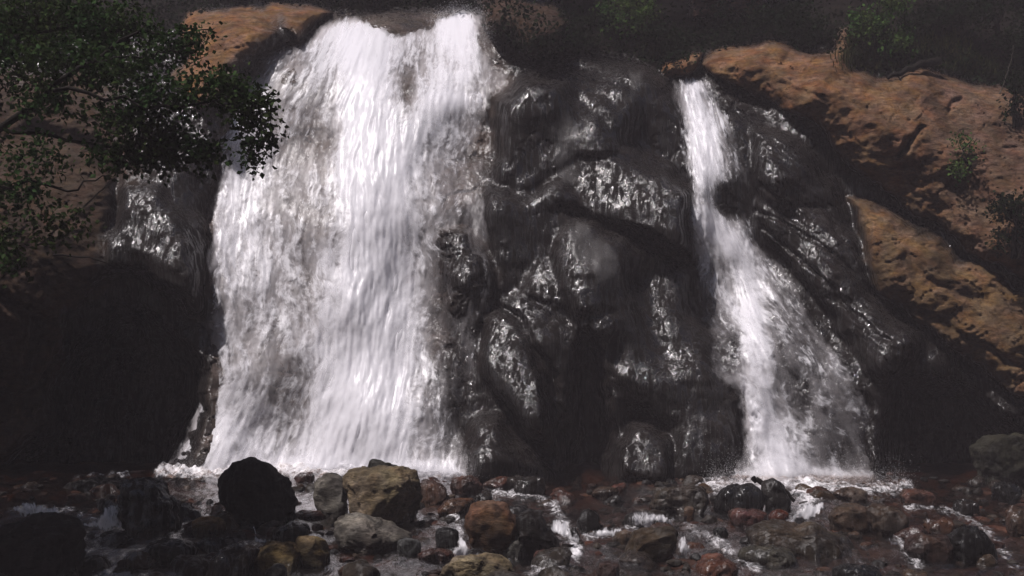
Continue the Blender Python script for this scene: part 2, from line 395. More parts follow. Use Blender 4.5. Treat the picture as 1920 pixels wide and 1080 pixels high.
D = D + dry * (.05 * fbm(X_ * 1.6 + Z_ * .3, Z_ * 5.0 - X_ * 1.1, 7.7, 4) + .025 * fbm(X_ * 5, Z_ * 11 - X_ * 2, 1.7, 3))
D = D + (1 - dry) * .010 * fbm(X_ * 4.5, Z_ * 2.2, 4.4, 4, ridged=True)
D = D + sstep(40, -20, V) * .9 * fbm(X_ * .6, D * .5, 3.1, 4)
CW = P(U, V, Y0 + D)
def depth_at(u, v, smooth=0):
    """cliff depth at photo pixels"""
    src = D if not smooth else DS
    fu = np.clip((np.asarray(u, float) - US[0]) / 3.0, 0, len(US) - 1.001); fv = np.clip((np.asarray(v, float) - VS[0]) / 3.0, 0, len(VS) - 1.001)
    i, j = fv.astype(int), fu.astype(int); a, b = fv - i, fu - j
    return Y0 + (src[i, j] * (1 - a) * (1 - b) + src[i + 1, j] * a * (1 - b) + src[i, j + 1] * (1 - a) * b + src[i + 1, j + 1] * a * b)
def blur(a, k):
    for ax in (0, 1):
        c = np.cumsum(np.concatenate([np.repeat(np.take(a, [0], ax), k + 1, ax), a, np.repeat(np.take(a, [-1], ax), k, ax)], ax), ax)
        n = a.shape[ax]
        a = (np.take(c, range(2 * k + 1, 2 * k + 1 + n), ax) - np.take(c, range(0, n), ax)) / (2 * k + 1)
    return a
DS = blur(blur(D, 12), 10)

# colour and wetness of the stone
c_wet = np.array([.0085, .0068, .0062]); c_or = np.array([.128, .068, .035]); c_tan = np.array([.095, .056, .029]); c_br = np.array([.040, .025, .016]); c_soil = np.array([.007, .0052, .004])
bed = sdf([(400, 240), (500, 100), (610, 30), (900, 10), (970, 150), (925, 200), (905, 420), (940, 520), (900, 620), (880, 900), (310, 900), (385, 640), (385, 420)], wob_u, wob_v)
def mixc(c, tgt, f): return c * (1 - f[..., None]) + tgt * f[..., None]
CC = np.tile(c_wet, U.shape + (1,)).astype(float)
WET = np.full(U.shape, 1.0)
def paint(mask, c, wv):
    global CC, WET
    CC = mixc(CC, c, mask); WET = WET * (1 - mask) + wv * mask
nz = 40 * fbm(X_ * 1.3, Z_ * 1.3, 6.1, 4)
paint(sstep(-10, 30, bed), np.array([.06, .046, .039]), .9)
paint(sstep(-5, 30, S['left'] + nz) * sstep(330, 200, U - .25 * V + 90), c_br, .1)
paint(sstep(-20, 20, sdf([(-430, 560), (100, 560), (115, 700), (70, 800), (0, 900), (-430, 900)], wob_u, wob_v)), c_br * 1.1, .2)
paint(sstep(-10, 20, S['knob']), c_wet * 1.2, 1.0)
paint(sstep(-20, 30, sdf([(815, 560), (930, 500), (925, 600), (905, 900), (790, 900), (800, 700)], wob_u, wob_v)), c_wet * 1.3, 1.0)
paint(sstep(-12, 12, sdf([(270, 600), (395, 600), (402, 700), (392, 790), (365, 850), (330, 930), (200, 930)], wob_u, wob_v)), c_wet, .8)  # wet dark colour painted as shade from the left hollow to the fall
paint(sstep(-25, 15, S['glint']), c_wet * 1.2, 1.0)
paint(sstep(-4, 14, S['ledge'] + .4 * nz) * sstep(525, 470, wob_u + .9 * (wob_v - 60)) , c_or, .0)
paint(sstep(-4, 14, sdf([(520, 20), (600, 14), (622, 24), (596, 44), (560, 70), (530, 50)], wob_u, wob_v)), c_or * .9, .0)
paint(sstep(-6, 18, S['slab']), c_or * .92, .0)
paint(sstep(-6, 20, S['slab']) * sstep(1640, 1800, wob_u + .6 * nz), np.array([.095, .055, .035]), .0)
paint(sstep(-6, 18, S['ridge'] + .3 * nz), c_tan, .0)
paint(sstep(-6, 18, S['ridge']) * sstep(10, 40, nz), c_tan * .45, .1)
paint(sstep(-2, 6, S['stone']), c_or, .0)
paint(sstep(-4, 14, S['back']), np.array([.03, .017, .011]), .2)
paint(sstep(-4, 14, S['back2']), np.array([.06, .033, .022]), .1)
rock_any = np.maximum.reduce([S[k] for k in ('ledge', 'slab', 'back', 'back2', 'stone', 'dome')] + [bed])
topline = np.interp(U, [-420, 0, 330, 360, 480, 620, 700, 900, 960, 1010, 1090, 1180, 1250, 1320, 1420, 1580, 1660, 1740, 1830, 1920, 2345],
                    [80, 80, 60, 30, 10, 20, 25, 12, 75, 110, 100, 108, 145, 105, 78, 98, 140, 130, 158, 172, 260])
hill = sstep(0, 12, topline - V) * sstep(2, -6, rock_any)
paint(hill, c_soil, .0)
rho = 1 + .0 * U
ATT = {"col": ('FLOAT_COLOR', np.concatenate([CC, np.ones(U.shape + (1,))], -1).reshape(-1, 4)), "wet": ('FLOAT', WET.ravel())}
# smooth normals of the whole surface, so that the pieces meet without a seam
du = np.gradient(CW, axis=1); dv = np.gradient(CW, axis=0)
NRM = np.cross(dv, du); NRM /= np.linalg.norm(NRM, axis=-1, keepdims=True) + 1e-12
NRM = NRM * np.where(NRM[..., 1:2] > 0, -1, 1) if np.mean(NRM[..., 1]) > 0 else NRM
def cellc(a): return (a[:-1, :-1] + a[1:, :-1] + a[1:, 1:] + a[:-1, 1:]) / 4
cat_id = np.zeros((len(VS) - 1, len(US) - 1), int)
cat_id[cellc(hill) > .5] = 1
central = sdf([(915, 190), (985, 140), (1030, 110), (1090, 98), (1180, 108), (1250, 150), (1275, 235), (1290, 350), (1305, 490), (1320, 620), (1340, 700), (1388, 745), (1385, 930), (870, 930), (890, 760), (905, 620), (920, 560), (930, 500), (912, 420), (918, 330)], wob_u, wob_v)
cat_id[(cellc(central) > 0)] = 2
cat_id[cellc(S['slab']) > 0] = 3
cat_id[cellc(S['ridge']) > 0] = 4
cat_id[cellc(S['ledge']) > 0] = 5
cat_id[cellc(S['stone']) > 0] = 6
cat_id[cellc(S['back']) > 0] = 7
flat_v, flat_n = CW.reshape(-1, 3), NRM.reshape(-1, 3)
for cid, nm, lab, cat in ((0, "cliff", None, None), (1, "hillside", None, None),
        (2, "rock_outcrop", "dark wet bulging rock outcrop between the two waterfalls", "rock"),
        (3, "rock_slab", "broad sloping orange rock slab under the bushes right of the narrow waterfall", "rock"),
        (4, "rock_ridge", "tan blotchy rock ridge slanting down below the broad orange slab", "rock"),
        (5, "rock_ledge", "rounded orange rock ledge at the upper left lip of the wide waterfall", "rock"),
        (6, "rock_block", "small flat orange rock at the lip beside the top of the narrow waterfall", "rock"),
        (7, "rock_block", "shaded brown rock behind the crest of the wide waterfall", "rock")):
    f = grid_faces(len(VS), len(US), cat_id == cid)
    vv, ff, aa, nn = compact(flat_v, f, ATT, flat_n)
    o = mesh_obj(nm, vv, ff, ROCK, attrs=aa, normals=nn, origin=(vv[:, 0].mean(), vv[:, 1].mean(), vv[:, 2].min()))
    if cid < 2: tag(o, kind="structure")
    else: tag(o, lab, cat)

# ------------------------------------------------------------------ falling water
def gsum(u, v, base, strokes, blobs):
    d = np.full(u.shape, float(base))
    for line, h0, h1, val in strokes:
        q, t = pdist(line, u, v); d = d + val * np.exp(-(q / (h0 + (h1 - h0) * t)) ** 2)
    for (cu, cv, ru, rv, val) in blobs:
        d = d + val * np.exp(-((u - cu) / ru) ** 2 - ((v - cv) / rv) ** 2)
    return d
def sheet(name, poly, left, right, dens, lift, feather, step, mat, parent, seed, wave=.05, dmul=1.0, dadd=0.0, smooth=True, rag=1.0):
    p = np.asarray(poly, float); (u0, v0), (u1, v1) = p.min(0), p.max(0)
    us = np.arange(u0 - 4, u1 + 5, step); vs = np.arange(v0 - 4, v1 + 5, step)
    u, v = np.meshgrid(us, vs)
    x, z = (u - 960) / 95.7, v / 95.7
    wu = u + 16 * rag * fbm(x * 2.2, z * .9, seed, 5, gain=.65); wv = v + 9 * fbm(x * 3, z * 1.5, seed + 5, 3)
    s = sdf(p, wu, wv)
    l = np.interp(v, *np.asarray(left, float).T[::-1]); r = np.interp(v, *np.asarray(right, float).T[::-1])
    flow = np.stack([(u - l) / np.maximum(r - l, 8) * np.mean(r - l), v, np.full(u.shape, seed)], -1)
    de = np.clip(dens(u, v) * dmul + dadd, 0, 1.5) * sstep(-2, feather, s)
    streak = fbm(flow[..., 0] * .03, v * .008, seed, 4) + .5 * fbm(flow[..., 0] * .11, v * .02, seed, 2)
    dep = depth_at(u, v, smooth) - lift * (.75 + .35 * np.clip(de, 0, 1.2)) * sstep(-8, 40, s) - .03 - wave * streak * (1 + np.clip(de, 0, 1))
    pts = P(u, v, dep).reshape(-1, 3)
    keep = cellc(s) > -6
    f = grid_faces(len(vs), len(us), keep)
    att = {"flow": ('FLOAT_VECTOR', flow.reshape(-1, 3)), "thick": ('FLOAT', de.ravel())}
    vv, ff, aa, _ = compact(pts, f, att)
    return mesh_obj(name, vv, ff, mat, parent, attrs=aa)

main_L = [(600, 40), (560, 78), (522, 82), (492, 108), (468, 160), (440, 200), (412, 245), (405, 300), (390, 370), (386, 450), (390, 520), (386, 600), (382, 680), (366, 760), (332, 830), (286, 893), (274, 914)]
main_R = [(905, 26), (912, 80), (930, 118), (968, 135), (970, 152), (925, 185), (914, 225), (912, 300), (915, 400), (932, 500), (920, 560), (902, 620), (895, 700), (890, 770), (880, 830), (885, 895), (888, 914)]
main_T = [(640, 24), (700, 33), (760, 44), (800, 38), (822, 22), (850, 12), (885, 12)]
main_poly = main_L[::-1] + main_T + main_R
ML = [(565, 0), (505, 100), (445, 200), (408, 300), (390, 450), (382, 700), (300, 895)]; MR = [(905, 0), (925, 150), (918, 300), (925, 520), (903, 650), (885, 895)]
def main_dens(u, v):
    return gsum(u, v, .375, [
        ([(690, 50), (685, 180), (688, 300), (705, 420), (700, 520), (690, 640), (675, 760), (660, 895)], 38, 92, .85),
        ([(860, 50), (852, 130), (815, 195), (755, 285), (708, 370)], 38, 30, .38),
        ([(430, 880), (640, 885), (860, 890)], 22, 22, .35),
        ([(500, 95), (470, 190), (430, 260)], 22, 30, .15),
        ([(910, 190), (830, 190)], 16, 16, .3)],
        [(650, 70, 80, 40, .32), (860, 45, 45, 45, .45), (440, 780, 70, 120, .14), (450, 340, 50, 130, .20), (455, 480, 70, 90, .16), (430, 820, 80, 80, .22), (620, 640, 40, 60, .15),
         (762, 170, 16, 42, -.42), (600, 270, 75, 45, -.24), (500, 110, 60, 26, -.12), (880, 320, 36, 70, -.26), (862, 500, 52, 80, -.38), (845, 650, 50, 110, -.34),
         (590, 400, 40, 50, -.12), (545, 740, 38, 70, -.22), (880, 790, 36, 90, -.32), (870, 400, 50, 30, -.05), (640, 440, 25, 60, -.12), (800, 780, 30, 80, -.06), (945, 140, 30, 24, -.16), (560, 540, 60, 40, -.08)])
fall = empty("waterfall", tuple(P(640, 890, Y0)))
tag(fall, "wide white waterfall pouring down the cliff on the left", "waterfall")
def rel(o, par):
    o.parent = par; o.matrix_parent_inverse.identity(); o.location = -par.location; return o
rel(sheet("water_veil", main_poly, ML, MR, main_dens, .12, 22, 3.0, W_BACK, None, 2.3, .02, .9, .12), fall)
rel(sheet("water_sheet", main_poly, ML, MR, main_dens, .20, 30, 2.5, W_FRONT, None, 5.1, .035), fall)
rel(sheet("water_strands", main_poly, ML, MR, main_dens, .28, 34, 2.5, fall_material("white_water_outer_strands", (.93, .92, .955), .040, .013, .36, 2.2, .65, 6), None, 9.7, .05, 1.0, -.20), fall)

side_L = [(1248, 140), (1256, 180), (1268, 240), (1276, 330), (1288, 420), (1298, 480), (1300, 560), (1298, 640), (1330, 700), (1388, 742), (1388, 800), (1380, 850), (1340, 912), (1335, 930)]
side_R = [(1340, 143), (1356, 195), (1386, 240), (1400, 300), (1418, 350), (1424, 450), (1470, 490), (1515, 560), (1560, 640), (1604, 700), (1636, 760), (1648, 850), (1690, 912), (1694, 930)]
side_poly = side_L[::-1] + [(1290, 139)] + side_R
def side_dens(u, v):
    return gsum(u, v, .17, [
        ([(1295, 150), (1305, 200), (1318, 260), (1325, 330), (1330, 420), (1385, 480), (1418, 560), (1422, 660), (1425, 740), (1440, 820), (1470, 900)], 24, 46, .52),
        ([(1300, 470), (1330, 520), (1385, 600)], 18, 26, .22),
        ([(1345, 705), (1390, 735), (1420, 790)], 14, 22, .3),
        ([(1470, 500), (1540, 620), (1600, 740), (1640, 860)], 22, 30, .06),
        ([(1350, 905), (1500, 895), (1680, 908)], 24, 24, .42)],
        [(1362, 375, 46, 36, -.7), (1320, 620, 20, 60, -.1), (1300, 280, 26, 60, .12), (1350, 240, 34, 50, .16), (1500, 720, 30, 60, -.2), (1440, 600, 16, 50, -.15), (1580, 800, 40, 70, -.10), (1375, 500, 18, 20, -.1), (1370, 260, 20, 30, -.15), (1545, 580, 30, 30, -.1), (1530, 760, 90, 130, .20), (1460, 690, 14, 50, -.2), (1380, 640, 16, 40, -.2), (1345, 320, 45, 60, .2), (1325, 430, 50, 50, .26), (1392, 430, 25, 50, .2), (1305, 660, 30, 60, -.2)])
fall2 = empty("waterfall", tuple(P(1450, 905, Y0)))
tag(fall2, "narrow stepped waterfall widening downward on the right of the dark outcrop", "waterfall")
SL = [(1256, 140), (1280, 330), (1298, 480), (1310, 600), (1340, 720), (1375, 912)]; SR = [(1335, 140), (1392, 280), (1424, 420), (1500, 540), (1600, 700), (1690, 912)]
rel(sheet("water_veil", side_poly, SL, SR, side_dens, .18, 20, 3.0, W_BACK, None, 12.3, .02, .9, .06), fall2)
rel(sheet("water_sheet", side_poly, SL, SR, side_dens, .28, 22, 2.5, W_FRONT, None, 15.1, .04), fall2)
rel(sheet("water_strands", side_poly, SL, SR, side_dens, .38, 26, 2.5, bpy.data.materials["white_water_outer_strands"], None, 19.7, .05, 1.0, -.2), fall2)

for poly, lab in (
    ([(1168, 128), (1204, 126), (1202, 160), (1195, 195), (1187, 232), (1183, 228), (1184, 190), (1178, 155)], "thin pointed grey water trickle near the top of the dark outcrop"),
    ([(1030, 212), (1045, 205), (1070, 205), (1085, 230), (1092, 300), (1090, 345), (1050, 345), (1035, 310), (1027, 250)], "broad grey water film streaking down below the crest of the dark outcrop"),
    ([(1070, 405), (1095, 410), (1130, 450), (1170, 490), (1150, 540), (1110, 540), (1080, 490), (1062, 440)], "smooth water film, its grey a painted sky sheen, under the shadowed crack across the dark outcrop"),
    ([(1074, 640), (1088, 660), (1098, 760), (1102, 860), (1108, 908), (1080, 908), (1082, 820), (1076, 720)], "narrow tall grey water trickle running down to the stream in the hollow of the outcrop")):
    p = np.asarray(poly, float)
    lo = [(p[:, 0].min(), p[:, 1].min()), (p[:, 0].min(), p[:, 1].max())]; hi = [(p[:, 0].max(), p[:, 1].min()), (p[:, 0].max(), p[:, 1].max())]
    o = sheet("water_trickle", poly, lo, hi, lambda u, v: np.full(u.shape, .75), .02, 16, 2.5, W_FILM, None, p[0, 0] * .01, .01, smooth=False)
    tag(o, lab, "water trickle")

# ------------------------------------------------------------------ stream bed, stream
def bedz(x, y):
    yy = np.maximum(y, -30)
    return -(22 - yy) * .10 * sstep(-30, 12, yy) - 2.6 * sstep(12, -25, yy) * 1 + .0 * x
def bed_full(x, y):
    return bedz(x, y) + .15 * fbm(x * 1.1, y * 1.1, 2.0, 4) - .07
def ground_hit(u, v):
    """where the sight line through a pixel meets the mean stream surface"""
    y = 18.0
    for _ in range(30):
        p = P(u, v, y); e = p[2] - bedz(p[0], y); b = (540 - v) / F
        sl = (SP + b * CP) / (CP - b * SP)
        y -= e / (sl - .1)
        y = min(max(y, 6), 24)
    return y
def axis(a, b, fine0, fine1, fs, cs):
    return np.concatenate([np.arange(a, fine0, cs), np.arange(fine0, fine1, fs), np.arange(fine1, b, cs)])
gx = axis(-120, 121, -11, 11, .05, 1.5); gy = axis(-60, 60, 12.5, 24.5, .05, 1.5)
GX, GY = np.meshgrid(gx, gy)
GZ = bed_full(GX, GY)
# side banks and an unseen hill behind the camera, raised to darken the reflections
bank = sstep(11, 55, np.abs(GX)) * 24 * sstep(40, 15, GY)
bank = np.maximum(bank, sstep(-4, -45, GY) * 44)
GZ = GZ + bank - .5 * sstep(23.5, 26, GY)
bc = np.array([.034, .0155, .010])
bn = fbm(GX * 1.5, GY * 1.5, 9.0, 4)
gcol = np.clip(bc * (1 + .9 * bn[..., None]), .01, .3)
gcol = mixc(gcol, np.array([.016, .022, .010]), sstep(.4, 2.0, bank))
o = mesh_obj("stream_bed", np.stack([GX, GY, GZ], -1).reshape(-1, 3), grid_faces(len(gy), len(gx)), ROCK,
             attrs={"col": ('FLOAT_COLOR', np.concatenate([gcol, np.ones(GX.shape + (1,))], -1).reshape(-1, 4)), "wet": ('FLOAT', np.full(GX.size, .15))})
tag(o, kind="structure")

wx = np.arange(-12, 12.01, .04); wy = np.arange(11.0, 23.2, .04)
WX, WY = np.meshgrid(wx, wy)
chop = .05 * fbm(WX * 2.2, WY * 1.3, 1.0, 4) + .018 * fbm(WX * 7, WY * 5, 4.0, 3)
WZ = bedz(WX, WY) + .015 + chop
# photo position of every water point, for where it runs white
dy_ = WY; q_ = (WZ - CAMZ) / dy_
b_ = (q_ * CP - SP) / (CP + q_ * SP)
k_ = dy_ / (CP - b_ * SP)
WU = WX / k_ * F + 960; WV = 540 - b_ * F
foam = gsum(WU, WV, .03, [
    ([(300, 893), (480, 890), (640, 892), (790, 890), (890, 892)], 14, 12, .85),
    ([(1320, 915), (1420, 915), (1520, 915), (1620, 920), (1700, 915)], 22, 14, .60),
    ([(1520, 930), (1510, 960), (1480, 985)], 20, 14, .6),
    ([(930, 925), (1000, 930), (1040, 950), (1060, 990), (1080, 1030)], 10, 18, .55),
    ([(1100, 1010), (1160, 1000), (1240, 965)], 10, 12, .52),
    ([(1080, 1040), (1020, 1065), (1000, 1080)], 14, 22, .52),
    ([(1290, 990), (1330, 1010), (1380, 1040), (1420, 1070)], 11, 14, .55),
    ([(840, 1040), (870, 1030), (855, 970), (830, 960)], 9, 9, .55),
    ([(1660, 985), (1690, 1020), (1720, 1060)], 9, 10, .5),
    ([(1700, 950), (1790, 960), (1850, 1000), (1900, 1060)], 8, 14, .5),
    ([(20, 955), (120, 960), (220, 990)], 12, 16, .45),
    ([(140, 900), (240, 897)], 5, 5, .5),
    ([(170, 1072), (220, 1066)], 10, 12, .4)],
    [(1200, 1060, 120, 30, .12), (900, 920, 60, 15, .2), (1750, 1050, 120, 40, .1)])
WZ = WZ + (.05 + .12 * sstep(20.5, 21.6, WY)) * np.clip(foam, 0, 1) * (1 + fbm(WX * 5, WY * 5, 2.0, 3))
o = mesh_obj("stream", np.stack([WX, WY, WZ], -1).reshape(-1, 3), grid_faces(len(wy), len(wx)), STREAM, attrs={"foam": ('FLOAT', foam.ravel())})
tag(o, kind="structure")

# ------------------------------------------------------------------ boulders
def ico(n):
    import bmesh
    bm = bmesh.new(); bmesh.ops.create_icosphere(bm, subdivisions=n, radius=1.0)
    v = np.array([q.co[:] for q in bm.verts]); f = np.array([[w.index for w in q.verts] for q in bm.faces]); bm.free(); return v, f
ICO = {n: ico(n) for n in (3, 4, 5, 6)}
def boulder(name, outline, label, colour, wet, deep=.75, blocky=.55, seed=0, Y=None, rough=1.0, cat="boulder", group=None, cuts=9, under=None):
    """outline: photo pixels round the stone as it shows; it becomes a solid of that width and height with real depth"""
    r_ = np.random.default_rng(seed + 11)
    o = np.array(outline, float); vb = o[:, 1].max(); vm_ = (o[:, 1].min() + vb) / 2
    o[:, 1] += .28 * np.maximum(o[:, 1] - vm_, 0)
    cu = (o[:, 0].min() + o[:, 0].max()) / 2; cv = (o[:, 1].min() + o[:, 1].max()) / 2
    wpx = np.ptp(o[:, 0])
    if Y is None:
        Y = ground_hit(cu, vb - 2)
    dep = deep * wpx * Y / F / 2
    Yc = Y + dep * .55
    n = 6 if wpx > 110 else (5 if wpx > 45 else 4)
    v, f = ICO[n]; v = v.copy()
    # faceting
    for _ in range(cuts):
        d = r_.normal(size=3); d[1] = -abs(d[1]) * .8; d /= np.linalg.norm(d); h = r_.uniform(.60, .90)
        ex = np.maximum(v @ d - h, 0); v = v - ex[:, None] * d * .93
    if under:
        d = np.array(under[:3], float); d /= np.linalg.norm(d); v = v - np.maximum(v @ d - under[3], 0)[:, None] * d
    ang = np.arctan2(v[:, 2], v[:, 0])
    oc = (o - (cu, cv)) * (1, -1)
    th = np.linspace(-np.pi, np.pi, 181)
    R = np.zeros(181)
    for i, a in enumerate(th):
        c, s_ = math.cos(a), math.sin(a); best = 0
        for (x0, y0), (x1, y1) in zip(oc, np.roll(oc, -1, 0)):
            ex, ey = x1 - x0, y1 - y0; det = -c * ey + s_ * ex
            if abs(det) < 1e-9: continue
            t_ = (-x0 * ey + y0 * ex) / det; q = (c * y0 - s_ * x0) / det
            if t_ > 0 and -1e-6 <= q <= 1 + 1e-6: best = max(best, t_)
        R[i] = best
    k = np.ones(7) / 7
    R = np.convolve(np.concatenate([R[-4:-1], R, R[1:4]]), k, 'valid')
    rad = np.interp(ang, th, R) * Yc / F
    rho = np.hypot(v[:, 0], v[:, 2]); rh = rho ** blocky / np.maximum(rho, 1e-6)
    ctr = P(cu, cv, Yc)
    p = np.stack([v[:, 0] * rh * rad, np.sign(v[:, 1]) * np.abs(v[:, 1]) ** .8 * dep, v[:, 2] * rh * rad], -1)
    size = wpx * Y / F
    fr = 2.2 / max(size, .25)
    nn = v / (np.linalg.norm(v, axis=1, keepdims=True) + 1e-9)
    q = p + r_.uniform(0, 50, 3)
    disp = size * rough * (.075 * fbm(q[:, 0] * fr, q[:, 1] * fr, q[:, 2] * fr, 5, gain=.55) - .03 * (fbm(q[:, 0] * fr * 1.6, q[:, 1] * fr * 1.6, q[:, 2] * fr * 2.4, 4, ridged=True) - .8))
    p = p + nn * disp[:, None]
    p = p + ctr
    base = np.array([ctr[0], ctr[1], p[:, 2].min()])
    colour = np.array(colour) * (.48 if wet > .25 else .9)
    cn = fbm(q[:, 0] * fr * 1.2, q[:, 1] * fr * 1.2, q[:, 2] * fr * 1.2, 4)
    colv = np.clip(np.array(colour)[None] * (1 + .8 * cn[:, None]), .002, .6)
    # the waterline stays wet
    wl = bedz(p[:, 0], p[:, 1]) + .10 + .06 * cn
    wetv = np.clip(np.maximum(wet, sstep(.10, -.02, p[:, 2] - wl)), 0, 1)
    colv = colv * (1 - .55 * (sstep(.10, -.02, p[:, 2] - wl) * (1 - wet)))[:, None]
    ob = mesh_obj(name, p, f, ROCK, attrs={"col": ('FLOAT_COLOR', np.concatenate([colv, np.ones((len(p), 1))], 1)), "wet": ('FLOAT', wetv)}, origin=base)
    tag(ob, label, cat, group); return ob
def ell(u0, v0, u1, v1, p=2.4, n=20):
    a = np.linspace(0, 2 * np.pi, n, endpoint=False); c, s = np.cos(a), np.sin(a)
    return [((u0 + u1) / 2 + (u1 - u0) / 2 * np.sign(x) * abs(x) ** (2 / p), (v0 + v1) / 2 + (v1 - v0) / 2 * np.sign(y) * abs(y) ** (2 / p)) for x, y in zip(c, s)]
BLK = (.009, .008, .0075); DRK = (.014, .0105, .009); RED = (.06, .022, .013); ORG = (.075, .033, .016); TAN = (.13, .100, .062); GRY = (.105, .094, .08); YEL = (.115, .080, .040); BRN = (.048, .033, .021)
G = "boulders scattered in the stream"
